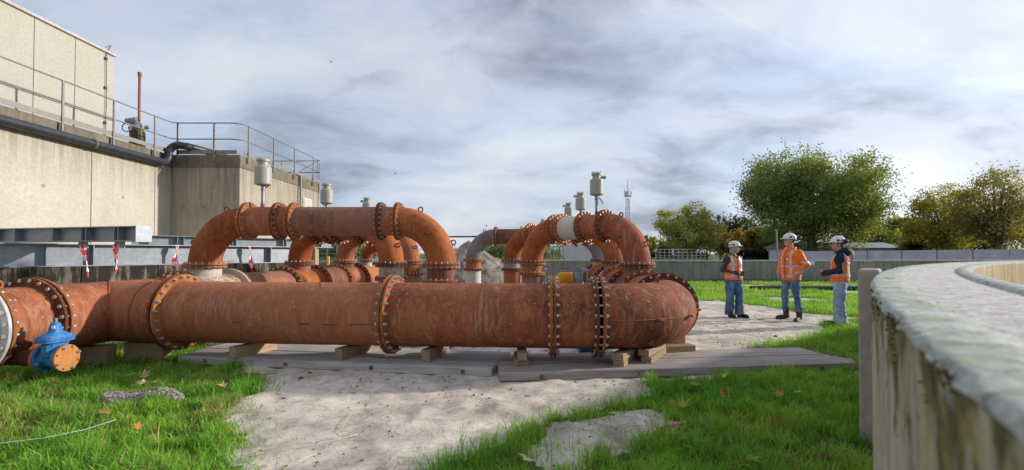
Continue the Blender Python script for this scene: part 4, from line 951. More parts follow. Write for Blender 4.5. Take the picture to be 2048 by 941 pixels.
# --- arches
def arch(a, b, label, mats, cuts, zt=2.0, dn=500, legs=((), ()), smat=None, Rb=.762, eyes=True):
    """a: riser on a header tee; b: free leg to the ground. cuts: joint positions along the straight run from a's bend (metres);
    mats: elbow a, elbow b, run sections..."""
    a, b = np.array([a[0], a[1], 0.0]), np.array([b[0], b[1], 0.0]); d = (b - a) / np.linalg.norm(b - a); L = np.linalg.norm(b - a) - 2 * Rb
    t = thing('pipe_arch', (b[0], b[1], 0), label, 'pipe', 'pipe arches between the headers')
    zf = zt - Rb; r = DN[dn][0]; side = np.cross(UP, d)
    bend(t, a + UP * zf, UP, d, Rb, dn, mats[0]); bend(t, b + UP * zf, UP, -d, Rb, dn, mats[1])
    joint(t, a + UP * (zf - .012), UP, dn, .014)
    p0 = a + d * Rb + UP * zt
    ends = [0] + list(cuts[1:-1]) + [L]
    for c, g in zip(cuts, (.02,) + (.008,) * (len(cuts) - 1)): joint(t, p0 + d * c, d, dn, g)
    for (c0, c1), m in zip(zip(cuts[:-1], cuts[1:]), mats[2:]): spool(t, p0 + d * (c0 + .02), p0 + d * (c1 - .02), dn, m)
    # free leg
    z = zf; joint(t, b + UP * (z - .012), UP, dn, .016); lm = legs
    zc = [zf] + list(lm[0]) + [0.0]
    for i, (z1, z2) in enumerate(zip(zc[:-1], zc[1:])):
        spool(t, b + UP * (z1 - .03), b + UP * (z2 + (.02 if z2 > 0 else -.1)), dn, lm[1][i])
        if z2 > 0: joint(t, b + UP * z2, UP, dn, .008)
    if eyes:
        for base, dr in ((a + d * Rb + UP * zf, -d), (b - d * Rb + UP * zf, d)):
            for q, sd in ((R(22), 0), (R(68), 0)):
                o = dr * math.cos(q) + UP * math.sin(q); c = base + o * (Rb + r - .006); eye(t, c, o, side, .95)
            q = R(45); o = dr * math.cos(q) + UP * math.sin(q); c = base + o * Rb
            for k in (-1, 1): lug(t, c + side * k * (r - .005), side * k, 'rust_brown', .035, .045)
    return t, p0, d, L
aL1 = hl(8.0); aL2 = hl(11.05); aL3 = hl(13.55); aR1 = hr(8.6); aR2 = hr(11.5); aR3 = hr(14.5)
tL1, pL1, dL1, LL1 = arch(aL1, (-1.24, 8.0), 'long rusty pipe arch at left, nearest, standing on a white tee', ('rust_orange', 'rust_orange', 'rust_main', 'rust_main', 'rust_brown', 'rust_main'), (0.0, .54, .82, 2.33, 2.63), 2.01, 500, ((.955,), ('rust_brown', 'flaking_white')))
tL2, pL2, dL2, LL2 = arch(aL2, (-2.50, 9.45), 'second rusty pipe arch at left with bright orange end bend', ('rust_orange', 'rust_orange', 'rust_brown', 'rust_main', 'rust_brown'), (0.0, .45, .75, 1.50), 1.99, 500, ((.93,), ('flaking_white', 'rust_main')))
tL3, pL3, dL3, LL3 = arch(aL3, (-2.68, 12.0), 'third rusty pipe arch at left, furthest back', ('rust_main', 'rust_main', 'rust_brown', 'rust_brown'), (0.0, .45, 1.2), 1.99, 500, ((.90,), ('rust_main', 'rust_brown')))
tR1, pR1, dR1, LR1 = arch(aR1, (0.49, 11.0), 'nearest rusty pipe arch at right with a white middle section', ('rust_main', 'rust_orange', 'rust_main', 'flaking_white', 'rust_main'), (0.0, .56, 1.22, 1.46), 2.0, 500, ((.97,), ('rust_main', 'rust_brown')))
tR2, pR2, dR2, LR2 = arch(aR2, (0.0, 13.8), 'second rusty pipe arch at right with orange bends', ('rust_orange', 'rust_orange', 'rust_brown', 'rust_brown', 'rust_brown'), (0.0, .35, .7, 1.95), 2.0, 500, ((.97,), ('rust_grey', 'rust_main')))
tR3, pR3, dR3, LR3 = arch(aR3, (-1.28, 15.1), 'grey weathered pipe arch at right, furthest back', ('rust_grey', 'rust_grey', 'rust_brown', 'rust_brown', 'rust_brown'), (0.0, .9, 1.5, 2.62), 2.0, 500, ((.93,), ('rust_main', 'flaking_white')))
# slim arch at the far end of the left header
aL4 = hl(15.15); tt = thing('pipe_arch', (-3.2, 14.3, 0), 'slim orange pipe arch on a green stub behind the left arches', 'pipe', 'pipe arches between the headers')
b4_ = np.array([-3.35, 14.35, 0]); a4 = np.array([aL4[0], aL4[1], 0]); d4 = (b4_ - a4) / np.linalg.norm(b4_ - a4)
bend(tt, a4 + UP * ZF, UP, d4, .5, 300, 'rust_orange', 32); bend(tt, b4_ + UP * ZF, UP, -d4, .5, 300, 'rust_orange', 32)
spool(tt, a4 + d4 * .5 + UP * (ZF + .5), b4_ - d4 * .5 + UP * (ZF + .5), 300, 'rust_orange'); joint(tt, a4 + UP * (ZF - .01), UP, 300, .02); joint(tt, a4 + d4 * .5 + UP * (ZF + .5), d4, 300); joint(tt, b4_ + UP * (ZF - .01), UP, 300, .02)
spool(tt, b4_ + UP * (ZF - .03), b4_ - UP * .1, 300, 'rust_brown')
# marker lettering on the first arch's right bend
mb = MB(); cb = np.array([-1.24 - .762, 8.0, 2.01 - .762])
def bendfn(q0, off):
    def fn(u, v):
        q = R(q0) - u / 1.0; sdn = (off + v) / .254; ra = .762 + .2555 * math.sin(sdn)
        return cb + (np.array([math.cos(q), 0, math.sin(q)])) * ra + np.array([0, -1, 0]) * .2555 * math.cos(sdn)
    return fn
lettering(mb, 'SE-OR-0020', .055, bendfn(70, .135), .0022); mb.build('lettering', 'rust_text', tL1); mb = MB(); lettering(mb, '01', .055, bendfn(42, .03), .0022); mb.build('lettering', 'rust_text', tL1)

# --- air valves on top of the arches
def airvalve(p, label, s=1.0, stem=.36, out=(1, 0), lever='rust', leverdir=(1, 0), lz=.02):
    p = V3(p); t = thing('air_valve', p, label, 'valve', 'grey air valves on the arches')
    MB().tube([p - UP * .02, p + UP * .07], .036 * s, 14).build('socket', 'rust_brown', t)
    MB().tube([p + UP * .06, p + UP * (stem - .09)], .029 * s, 14).build('stem', 'galvanised', t)
    q = p + UP * (stem - .09)
    MB().lathe(q, UP, [(0, .036), (.02, .04), (.03, .034), (.06, .034), (.07, .04), (.1, .036)], 14).build('ball_valve', 'galvanised', t)
    l = V3((leverdir[0], leverdir[1], 0)); v0 = q + UP * .05 + l * .03
    MB().beam(v0, v0 + l * .05 + UP * lz * .3, .012, .02, .002).beam(v0 + l * .05 + UP * lz * .3, v0 + l * .05 + l * abs(lz) * .45 + UP * lz, .02, .024, .004, up=(l[1], -l[0], .2)).build('lever', 'red_paint', t)
    z = stem; b = p + UP * z
    MB().lathe(b, UP, [(0, .001), (0, .10 * s), (.012, .131 * s), (.03, .138 * s), (.30 * s, .138 * s), (.325 * s, .13 * s), (.345 * s, .088 * s)], 36).build('canister', 'valve_grey', t)
    MB().lathe(b + UP * .34 * s, UP, [(0, .086 * s), (.09 * s, .084 * s)], 28).build('neck', 'valve_grey', t)
    cap = MB().lathe(b + UP * .42 * s, UP, [(0, .08 * s), (0, .108 * s), (.035 * s, .108 * s), (.045 * s, .10 * s), (.052 * s, .001)], 28).build('cap', 'valve_grey', t)
    mb = MB()
    for k in range(8): bolt_mb(mb, b + UP * (.452 * s) + .09 * s * np.array([math.cos(k * .785), math.sin(k * .785), 0]), UP, .05, .011)
    mb.build('cap_bolts', 'valve_grey', cap, kind='stuff')
    o = V3((out[0], out[1], 0))
    MB().lathe(b + UP * .375 * s + o * .07 * s, o, [(0, .026 * s), (.07 * s, .026 * s), (.07 * s, .035 * s), (.12 * s, .035 * s), (.12 * s, .001)], 14).build('outlet', 'valve_grey', t)
    return t
airvalve(pL1 + dL1 * .24 + UP * .245, 'grey canister air valve with red lever on the long near left arch', 1.0, .39, (0, 1), 'r', (.9, .3), .07)
airvalve(pL2 + dL2 * .24 + UP * .245, 'grey air valve on the second left arch, beside the building corner', 1.0, .36, (0, 1), 'r', (-1, 0), .05)
airvalve(pL3 + dL3 * .24 + UP * .245, 'grey air valve half hidden behind the left arch, furthest at left', 1.0, .33, (-1, 0), 'r', (-1, 0), .05)
airvalve(pR1 + dR1 * .24 + UP * .245, 'tall grey air valve with side outlet on the near right arch', 1.0, .40, (1, 0), 'r', (1, 0), -.13)
airvalve(pR2 + dR2 * .24 + UP * .245, 'middle one of the three grey air valves at right', 1.0, .36, (-1, 0), 'r', (1, 0), -.1)
airvalve(pR3 + dR3 * .24 + UP * .245, 'smallest, furthest of the three grey air valves at right', 1.0, .36, (-1, 0), 'r', (1, 0), -.1)

# --- blue gate valve on the stub at the lower left
YV = 4.93; zv = .318; XD = np.array([1.0, -.03, 0]); XD /= np.linalg.norm(XD)
def vx(x, dz=0): return np.array([-4.79, YV, zv + dz]) + XD * (x + 4.79)
MB().tube([vx(-5.5), vx(-5.06)], .084, 28, False).build('stub_pipe', 'rust_brown', lh)
MB().lathe(vx(-5.075), XD, [(0, .084), (0, .143), (.024, .143), (.024, .05)], 36).build('stub_flange', 'rust_flange', lh)
gv_ = thing('gate_valve', (-4.9, YV, .15), 'small blue gate valve with a rusty blind flange in the grass', 'valve')
MB().lathe(vx(-5.048), XD, [(0, .09), (0, .1425), (.023, .1425), (.023, .1)], 36).build('valve_flange', 'blue_paint', gv_)
MB().lathe(vx(-4.845), XD, [(0, .1), (0, .1425), (.023, .1425), (.023, .09)], 36).build('valve_flange', 'blue_paint', gv_)
mb = MB(); mb.lathe(vx(-5.03), XD, [(0, .105), (.05, .088), (.09, .098), (.12, .098), (.16, .088), (.2, .105)], 28, False)
cV = vx(-4.935)
mb.box(cV + UP * .09, (.13, .235, .19), np.array([XD, np.cross(UP, XD), UP]).T, .035); mb.build('body', 'blue_paint', gv_)
Rv = np.array([XD, np.cross(UP, XD), UP]).T
def oval(rx, ry, n=28): return [(rx * math.copysign(abs(math.cos(t)) ** .6, math.cos(t)), ry * math.copysign(abs(math.sin(t)) ** .6, math.sin(t))) for t in np.linspace(0, 2 * pi, n, endpoint=False)]
MB().prism(oval(.105, .165), .178, .20, Rv, cV).prism(oval(.105, .165), .204, .224, Rv, cV).build('bonnet_flange', 'blue_paint', gv_)
mb = MB(); pr = [(.224, .092, .150), (.245, .088, .138), (.268, .062, .085), (.288, .05, .052), (.335, .045, .045), (.36, .04, .04), (.362, .036, .036), (.378, .034, .034), (.38, .001, .001)]
rings = [np.array([(x, y, z) for x, y in oval(rx, ry)]) for z, rx, ry in pr]
vs = np.vstack(rings) @ Rv.T + cV; k = 28
mb.add(vs, [(i * k + j, i * k + (j + 1) % k, (i + 1) * k + (j + 1) % k, (i + 1) * k + j) for i in range(len(pr) - 1) for j in range(k)], True); mb.build('bonnet', 'blue_paint', gv_)
mb = MB()
for (dx, dy) in ((.075, .12), (.075, 0), (.075, -.12), (-.075, .12), (-.075, 0), (-.075, -.12)): bolt_mb(mb, cV + XD * dx + np.cross(UP, XD) * dy + UP * .212, -UP, .03, .011)
mb.build('bonnet_bolts', 'rail_steel', gv_, kind='stuff')
MB().box(cV + UP * .398, (.028, .028, .06), Rv, .003).build('spindle', 'rail_steel', gv_)
MB().box(cV + UP * .335 + XD * .02 - np.cross(UP, XD) * .043, (.035, .008, .03), Rv).build('tag', 'white_sign', gv_)
bf = MB().lathe(vx(-4.82), XD, [(0, .05), (0, .139), (.004, .1425), (.022, .1425), (.026, .139), (.026, .085), (.0275, .083), (.0275, .001)], 40).build('blind_flange', 'rust_blind', gv_)
bm = bolt_mesh(.05, .017); q = Vector((0, 0, 1)).rotation_difference(Vector(XD))
hole = MB().lathe((0, 0, 0), (0, 0, 1), [(.0, .011), (.0012, .011), (.0012, .001)], 12).mesh('bolt_hole', 'black_rubber')
for k in range(8):
    an = k * pi / 4 + .39; off = .12 * (math.cos(an) * np.cross(UP, XD) + math.sin(an) * UP)
    if k % 2 == 0:
        inst(bm, 'bolt', bf, vx(-4.82) + off, q); inst(bm, 'bolt', bf, vx(-5.05) + off, q)
    else: inst(hole, 'bolt_hole', bf, vx(-4.794) + off, q)

# --- timber mats and blocks
def mat_(c0, c1, wid, npl, label, mt, dz=0.0, notch=0):
    a, b = np.array([c0[0], c0[1], 0.0]), np.array([c1[0], c1[1], 0.0]); x = (b - a) / np.linalg.norm(b - a); y = np.cross(UP, x); L = np.linalg.norm(b - a)
    t = thing('timber_mat', (a + b) / 2 + y * wid / 2, label, 'mat', 'timber mats under the main pipe'); ang = math.atan2(x[1], x[0])
    for k in range(npl):
        w = wid / npl; mb = MB(); e0, e1 = random.uniform(-.06, .06), random.uniform(-.10, .05)
        c = a + x * (L / 2) + y * (w * (k + .5)) + UP * (.05 + dz)
        mb.box((0, 0, random.uniform(-.007, .009)), (L + e1 - e0, w - .018, .10), None, .009)
        o = mb.build('plank', mt); o.rotation_euler = (random.uniform(-.006, .006), 0, ang)
        o.parent = t; o.location = tuple(c - ORG[t.name]); ORG[o.name] = ORG[t.name]
    bh = MB().lathe((0, 0, 0), (0, 0, 1), [(0, .026), (.004, .026), (.004, .020), (-.001, .020), (-.001, .001)], 14).mesh('bolt_hole', 'rust_brown')
    q = Vector((0, 0, 1)).rotation_difference(Vector(-y))
    for s in np.arange(.45, L, 1.15): inst(bh, 'bolt_hole', t, a + x * s - y * .0005 + UP * (.052 + dz), q)
mat_((-4.43, 6.0), (-.20, 5.32), .98, 4, 'grey timber mat under the left half of the main pipe', 'mat_wood')
mat_((-.11, 5.12), (4.22, 5.60), 1.0, 4, 'brownish timber mat under the right half of the main pipe', 'mat_wood_brown', -.004)
def block(c, size, rz, label):
    o = MB().box((0, 0, size[2] / 2), size, None, .006).build('timber_block', 'block_wood', label=label, category='block', group='timber blocks under the main pipe'); o.location = tuple(c); o.rotation_euler = (0, 0, rz); return o
def at_s(s, dn=0): p = ms(s); return p + NN * dn
for s, sz, rz, l in ((-3.9, (.12, .62, .145), R(-24), 'pale timber block under the main pipe, leftmost on the grey mat'), (-2.5, (.12, .6, .145), R(-24), 'pale timber block under the main pipe, left of its middle flange'),
                     (-1.42, (.12, .6, .145), R(-16), 'pale timber block under the main pipe, right end of the grey mat')):
    p = at_s(s, .04); block((p[0], p[1], .101), sz, rz, l)
p = at_s(-.30, -.1); block((p[0], p[1], .098), (.18, .5, .07), 0, 'flat timber piece under the small block at the mats\' gap'); block((p[0] + .01, p[1], .1685), (.115, .6, .082), 0, 'short timber block on a flat piece at the mats\' gap')
p = at_s(1.02, -.02); block((p[0], p[1] + .02, .098), (.13, .7, .075), R(-30) + pi, 'lower timber block of the pair left under the large bend'); block((p[0] - .01, p[1], .1735), (.15, .66, .080), R(-33) + pi, 'upper timber block of the pair left under the large bend')
p = at_s(1.42, .24); block((p[0] - .02, p[1] - .03, .098), (.13, .7, .075), R(-33) + pi, 'lower timber block of the pair right under the large bend'); block((p[0] - .04, p[1] - .02, .1735), (.14, .66, .080), R(-36) + pi, 'upper timber block of the pair right under the large bend')
p = at_s(1.72, .62); block((p[0], p[1], .0), (.8, .2, .09), R(20), 'low timber beam on the sand beneath the large bend'); block((p[0], p[1] + .02, .0905), (.7, .16, .085), R(14), 'timber beam laid flat across the low one beneath the large bend')
for yb, l in ((9.7, 'left'), (12.4, 'left')):
    c = hl(yb); block((c[0], c[1], 0), (1.0, .2, .25), 0, 'timber sleeper under the left header, %s' % ('nearer' if yb < 11 else 'further'))
for yb, l in ((7.4, ''), (10.0, ''), (13.0, '')):
    c = hr(yb); block((c[0], c[1], 0), (1.0, .2, .25), 0, 'timber sleeper under the right header, %s' % ('nearest' if yb < 8 else 'middle' if yb < 11 else 'furthest'))
c = hl(5.75); block((c[0] + .62, c[1] + .45, 0), (.55, .16, .245), R(-4), 'timber block in the grass below the welded tee'); c = hl(5.9); block((c[0], c[1], 0), (.7, .2, .249), R(4), 'timber sleeper in the grass under the welded tee')
c = hl(4.1); block((c[0], c[1], 0), (.8, .2, .249), R(4), 'timber sleeper in the grass under the cream pipe')

# --- things glimpsed below and behind the main pipe
def crate(c, size, mat, label, rz=0.0):
    x, y, z = size; t = thing('plastic_crate', c, label, 'crate', 'blue plastic boxes behind the main pipe'); Rm = np.array(Matrix.Rotation(rz, 3, 'Z'))
    MB().box(V3(c) + [0, 0, z / 2], (x, y, z), Rm, .02).build('box', mat, t)
    MB().box(V3(c) + [0, 0, z + .008], (x + .03, y + .03, .03), Rm, .008).build('lid', mat, t)
crate((1.11, 6.62, 0), (.30, .3, .17), 'blue_plastic', 'dark blue plastic box on the sand under the flange gap')
crate((.33, 7.35, 0), (.34, .3, .16), 'blue_plastic', 'blue plastic box behind the short spool')
crate((-.50, 7.25, 0), (.22, .3, .12), 'blue_plastic', 'dark blue plastic box behind the gap between the mats')
crate((-1.05, 7.1, 0), (.3, .25, .10), 'lightblue_plastic', 'light blue plastic box beside the blocks, right one')
crate((-1.62, 7.2, 0), (.55, .25, .11), 'lightblue_plastic', 'light blue plastic box behind the middle flange, wide one')
# pump skid with yellow motor
pk = thing('pump_skid', (1.55, 12.6, 0), 'galvanised pump frame with yellow motor behind the main pipe', 'pump')
x0, x1, yA, yB, zt = .95, 2.0, 12.1, 13.2, 1.02
for x in (x0, x1):
    for y in (yA, yB): MB().box((x, y, zt / 2), (.06, .06, zt), None, .004).build('post', 'galvanised', pk)
for y in (yA, yB): MB().beam((x0, y, zt - .03), (x1, y, zt - .03), .05, .06).build('top_bar', 'galvanised', pk)
for x in (x0, x1): MB().beam((x, yA + .03, zt - .03), (x, yB - .03, zt - .03), .05, .06).build('top_bar', 'galvanised', pk)
MB().box((1.48, 12.65, .12), (1.0, .9, .1), None, .01).build('base_plate', 'galvanised', pk)
MB().box((1.45, 12.5, .56), (.5, .5, .06), None, .01).box((1.45, 12.5, .35), (.3, .4, .38)).build('motor_stand', 'yellow_paint', pk)
mo = MB().lathe((1.24, 12.5, .76), (1, 0, 0), [(0, .001), (0, .12), (.05, .165), (.10, .17), (.40, .17), (.42, .15), (.42, .001)], 28).build('motor', 'yellow_paint', pk)
for k in range(7): MB().lathe((1.36 + k * .04, 12.5, .76), (1, 0, 0), [(0, .16), (0, .186), (.008, .186), (.008, .16)], 28).build('cooling_fin', 'yellow_paint', mo)
MB().prism([(-.2, 0), (.2, 0), (.2, .22), (.08, .36), (-.08, .36), (-.2, .22)], 0, .16, np.array([[0, 0, 1], [1, 0, 0], [0, 1, 0]]), (1.70, 12.5, .56)).build('belt_guard', 'galvanised', pk)
MB().tube([(1.3, 12.7, 1.02), (1.45, 12.72, 1.03), (1.6, 12.7, 1.02)], .018, 8).build('hose', 'red_paint', pk)
# ------------------------------------------------------------------ sand heap
hx, hy = np.meshgrid(np.linspace(-7.5, 4.2, 130), np.linspace(17.5, 24.5, 70))
def heap(x, y):
    rx = np.where(x < -2.0, (x + 2.0) / 4.2, (x + 2.0) / 3.1); d_ = np.sqrt(rx ** 2 + ((y - 21) / 3.1) ** 2)
    h = 2.05 * np.clip(1 - d_, 0, 1) ** .85
    n_ = fbm(x * 1.1, y * 1.1, 12, 5) - .5
    return np.where(h > 0.001, h * (1 + .35 * n_) + .35 * (fbm(x * 3, y * 3, 15, 4) - .5) * np.clip(h, 0, 1), -.05)
hz = heap(hx, hy); ii = np.arange(hx.size).reshape(hx.shape)
bulk('sand_heap', np.stack([hx.ravel(), hy.ravel(), hz.ravel()], 1), np.stack([ii[:-1, :-1], ii[:-1, 1:], ii[1:, 1:], ii[1:, :-1]], -1).reshape(-1, 4), 'sand_pile', org=(-2, 21, 0), label='big heap of grey sand behind the pipe arches', category='heap')
MB().tube([(-3.6, 19.5, 2.16), (0.2, 19.6, 2.2)], .035, 8).build('steel_bar', 'rust_brown', org=(-2, 19.5, 2.1), label='thin rusty bar lying across the top of the sand heap', category='bar')

# ------------------------------------------------------------------ trees
def tree(base, H, cw, ch, zc, nclus, nleaf, ls, cols, label, seed, spread=1.0, trunk=.3, fill=.55, group='trees beyond the site', cr=.11, split=False):
    """H total height; crown ellipsoid of half width cw, half height ch centred at height zc; clusters of small leaf faces"""
    rg = np.random.default_rng(seed); t = thing('tree', base, label, 'tree', group); b = V3(base)
    # crown as uneven lobes on main limbs; leaf clusters sit in each lobe
    ax = np.array([cw, cw * .85, ch]); nl = max(9, int(8 + cw * 2.8)); lobes = []
    ga = pi * (3 - math.sqrt(5))
    for i in range(nl):
        z = 1 - 1.92 * (i + .5) / nl; th = i * ga + seed; k = math.sqrt(max(0, 1 - z * z)); u = np.array([k * math.cos(th), k * math.sin(th), z])
        lobes.append((u * ax * rg.uniform(.46, .82), ax * rg.uniform(.20, .38)))
    lobes.append((np.zeros(3), ax * .38))
    P = []; wts = np.array([l[1].prod() ** .8 for l in lobes]); wts /= wts.sum()
    while len(P) < nclus:
        lc, lr = lobes[rg.choice(len(lobes), p=wts)]
        u = rg.normal(size=3); u /= np.linalg.norm(u)
        q = lc + u * lr * (fill + (1 - fill) * rg.random() ** .4)
        if q[2] < -ch * .92: continue
        P.append(q + [0, 0, zc])
    P = np.array(P)
    # branches
    mb = MB(); top = zc + ch * .35
    tp = [b + [0, 0, -.2], b + [.02 * H, 0, zc * .35], b + [0, .01 * H, zc * .7], b + [-.01 * H, 0, top]]
    mb.tube(tp, [trunk * 1.2, trunk * .9, trunk * .6, trunk * .15], 10); tr = mb.build('trunk', 'bark', t)
    mb = MB()
    for c in P[::max(1, nclus // 70)]:
        z0 = zc * .45 + (c[2] - zc * .45) * rg.uniform(.15, .4); s0 = np.array([0, 0, max(z0, zc * .3)]); mid = s0 * .5 + c * .5 + rg.normal(0, .05 * cw, 3) + [0, 0, .05 * H]
        mb.tube([b + s0, b + mid, b + c], [trunk * .30, trunk * .16, trunk * .04], 5, False)
    mb.build('limbs', 'bark', t, kind='stuff')
    # ragged leafy shoots poking out of the outline
    ns = int(18 + cw * 9); mbt = MB(); sh = []
    for c in P[rg.choice(nclus, min(ns, nclus), replace=False)]:
        o_ = (c - [0, 0, zc]) / ax; rr0 = np.linalg.norm(o_)
        if rr0 < .55: continue
        dv = o_ / rr0 * .7 + np.array([0, 0, .8]) + rg.normal(0, .25, 3); dv /= np.linalg.norm(dv); Ls = cw * rg.uniform(.10, .24)
        mbt.tube([b + c, b + c + dv * Ls], [trunk * .05, trunk * .02], 4, False)
        for q in np.linspace(.2, 1, 9): sh.append(c + dv * Ls * q + rg.normal(0, .035 * cw * (1.25 - q), 3))
    if sh: mbt.build('shoots', 'bark', t, kind='stuff')
    # leaves
    n = nclus * nleaf; ci = np.repeat(np.arange(nclus), nleaf); sg = cr * cw * rg.uniform(.6, 1.5, nclus)
    pts = P[ci] + np.clip(rg.normal(0, 1, (n, 3)), -1.7, 1.7) * sg[ci][:, None] * np.array([1, 1, .75])
    if sh:
        sh = np.repeat(np.array(sh), 3, 0) + rg.normal(0, .02 * cw, (len(sh) * 3, 3)); pts = np.vstack([pts, sh]); ci = np.concatenate([ci, rg.integers(0, nclus, len(sh))]); n = len(pts)
    a = rg.normal(size=(n, 3)); a /= np.linalg.norm(a, axis=1)[:, None]; c2 = np.cross(a, rg.normal(size=(n, 3))); c2 /= np.linalg.norm(c2, axis=1)[:, None]
    s = ls * rg.uniform(.4, 1.45, n)[:, None]
    Vq = np.stack([pts - a * s * .62, pts - c2 * s * .36, pts + a * s * .62, pts + c2 * s * .36], 1).reshape(-1, 3) + b
    F = np.arange(n * 4).reshape(-1, 4)
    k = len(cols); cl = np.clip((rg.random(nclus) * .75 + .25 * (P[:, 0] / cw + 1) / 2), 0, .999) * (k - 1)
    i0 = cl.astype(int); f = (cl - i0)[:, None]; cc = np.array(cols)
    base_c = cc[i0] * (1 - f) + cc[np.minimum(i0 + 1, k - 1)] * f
    C = base_c[ci] * rg.uniform(.72, 1.3, (nclus, 1))[ci] * rg.uniform(.8, 1.2, (n, 1))
    bulk('crown', Vq, F, 'tree_leaf', np.repeat(C, 4, 0), smooth=False, parent=t)
    return t
GR = [(.13, .185, .055), (.18, .235, .065), (.24, .285, .075), (.36, .36, .085)]
LG = [(0.27, 0.297, 0.101), (0.378, 0.392, 0.121), (0.499, 0.486, 0.135)]
OR = [(.20, .17, .05), (.30, .21, .05), (.40, .27, .05)]
BR = [(.18, .20, .065), (.25, .24, .065), (.34, .28, .06), (.42, .32, .06)]
YG = [(.20, .225, .06), (.33, .31, .06), (.50, .40, .06)]
DK = [(0.042, 0.061, 0.027), (0.061, 0.085, 0.034)]
def bp_(px, Y): return ((px - 1024) / 910 * Y, Y, 0)
tree(bp_(1620, 42), 12.0, 7.0, 5.6, 6.3, 440, 190, .155, GR, 'broad dark green tree, tallest, behind the three people', 11, trunk=.42, fill=.45, cr=.085)
tree(bp_(1378, 45), 6.6, 2.95, 2.75, 3.75, 140, 170, .15, LG, 'pale green rounded tree left of the people', 12, trunk=.2, fill=.45, cr=.12)
tree(bp_(1884, 37), 7.2, 3.0, 2.9, 3.9, 130, 130, .13, YG, 'yellowing tree right of the big green one', 13, trunk=.18, fill=.4, cr=.14)
tree(bp_(1992, 32), 7.6, 3.15, 3.1, 4.2, 130, 120, .125, BR, 'brownish autumn tree at the right edge', 14, trunk=.19, fill=.4, cr=.14)
tree(bp_(1452, 55), 4.9, 2.2, 2.0, 2.8, 70, 90, .22, OR, 'small orange autumn tree behind the woman on the left', 15, trunk=.14)
tree(bp_(1505, 52), 4.6, 1.9, 1.8, 2.7, 60, 90, .21, OR, 'small orange tree between the woman and the man', 16, trunk=.14)
tree(bp_(1545, 50), 5.4, 2.2, 2.2, 3.0, 60, 90, .22, [OR[0], GR[2], YG[1]], 'small yellow-green tree behind the man', 17, trunk=.14)
tree(bp_(1805, 52), 6.2, 3.0, 2.7, 3.3, 80, 100, .24, [GR[1], GR[2], YG[0]], 'dull green tree behind the yellowing one', 18, trunk=.18)
tree(bp_(1832, 40), 3.4, 1.6, 1.2, 1.9, 40, 90, .18, YG, 'low yellow tree beside the dark hedge', 19, trunk=.12)
tree(bp_(1735, 48), 5.2, 2.6, 2.2, 2.7, 70, 90, .22, GR, 'low green tree right under the big crown', 25, trunk=.14)
tree(bp_(1298, 60), 4.9, 1.3, 1.9, 2.7, 40, 55, .2, YG, 'thin half bare tree left of the pale green one', 20, trunk=.1, fill=.3)
tree(bp_(2062, 44), 6.5, 3.2, 2.9, 3.6, 80, 90, .22, OR, 'orange tree at the far right behind the brown one', 21, trunk=.17)
for i, (px, Y, H, w, l) in enumerate([(1440, 95, 9.0, 5.5, 'dark distant pine crown left of the big tree'), (1490, 92, 8.2, 5.0, 'dark distant tree above the orange ones'), (1345, 100, 4.2, 4.5, 'low distant tree behind the walkway'),
        (1250, 130, 3.6, 6.0, 'far low tree behind the mast'), (1080, 130, 3.9, 6.5, 'far low tree between the right arches'), (1000, 140, 4.3, 7.0, 'far low tree right of the sand heap'),
        (760, 130, 5.2, 6.0, 'far low tree seen under the left arch'), (690, 120, 4.8, 6.0, 'far low tree beyond the railings at left'), (640, 125, 4.9, 6.0, 'far low tree beside the building corner'), (1925, 80, 7.5, 6.0, 'distant tree behind the brown autumn trees'), (1770, 85, 8.6, 6.0, 'distant tree right of the big crown')]):
    tree(bp_(px, Y), H, w, H * .45, H * .55, 50, 70, .40, [GR[0], GR[1], (.14, .15, .06)] if i not in (0, 1) else [(.05, .065, .034), (.075, .09, .04)], l, 40 + i, trunk=.18, group='distant trees', cr=.2)
def hedge(x0, x1, y, h, label, seed):
    rg = np.random.default_rng(seed); n = 9000; t = thing('hedge', ((x0 + x1) / 2, y, 0), label, 'hedge')
    px = rg.uniform(x0, x1, n); py = y + rg.normal(0, .5, n); pz = h * rg.random(n) ** .7 * (.85 + .25 * fbm(px * .8, px * 0, seed, 3)); pts = np.stack([px, py, pz], 1)
    a = rg.normal(size=(n, 3)); a /= np.linalg.norm(a, axis=1)[:, None]; c2 = np.cross(a, rg.normal(size=(n, 3))); c2 /= np.linalg.norm(c2, axis=1)[:, None]; s = .2 * rg.uniform(.6, 1.3, n)[:, None]
    Vq = np.stack([pts - a * s * .6, pts - c2 * s * .4, pts + a * s * .6, pts + c2 * s * .4], 1).reshape(-1, 3)
    bulk('foliage', Vq, np.arange(n * 4).reshape(-1, 4), 'tree_leaf', np.repeat(np.array([(.03, .045, .022)]) * rg.uniform(.6, 1.4, (n, 1)), 4, 0), smooth=False, parent=t)
    mb = MB()
    for x in np.arange(x0 + .3, x1, .9): mb.tube([(x, y, 0), (x + .05, y, h * .7)], [.05, .02], 5, False)
    mb.build('stems', 'bark', t, kind='stuff')
hedge(34.5, 41.8, 39.5, 2.6, 'dark evergreen hedge behind the pale screen at right', 5)
hedge(10, 24, 56, 1.7, 'low scrubby undergrowth behind the walkway and trees', 6)
hedge(24, 36, 50, 1.9, 'shaded undergrowth below the big green tree', 7)

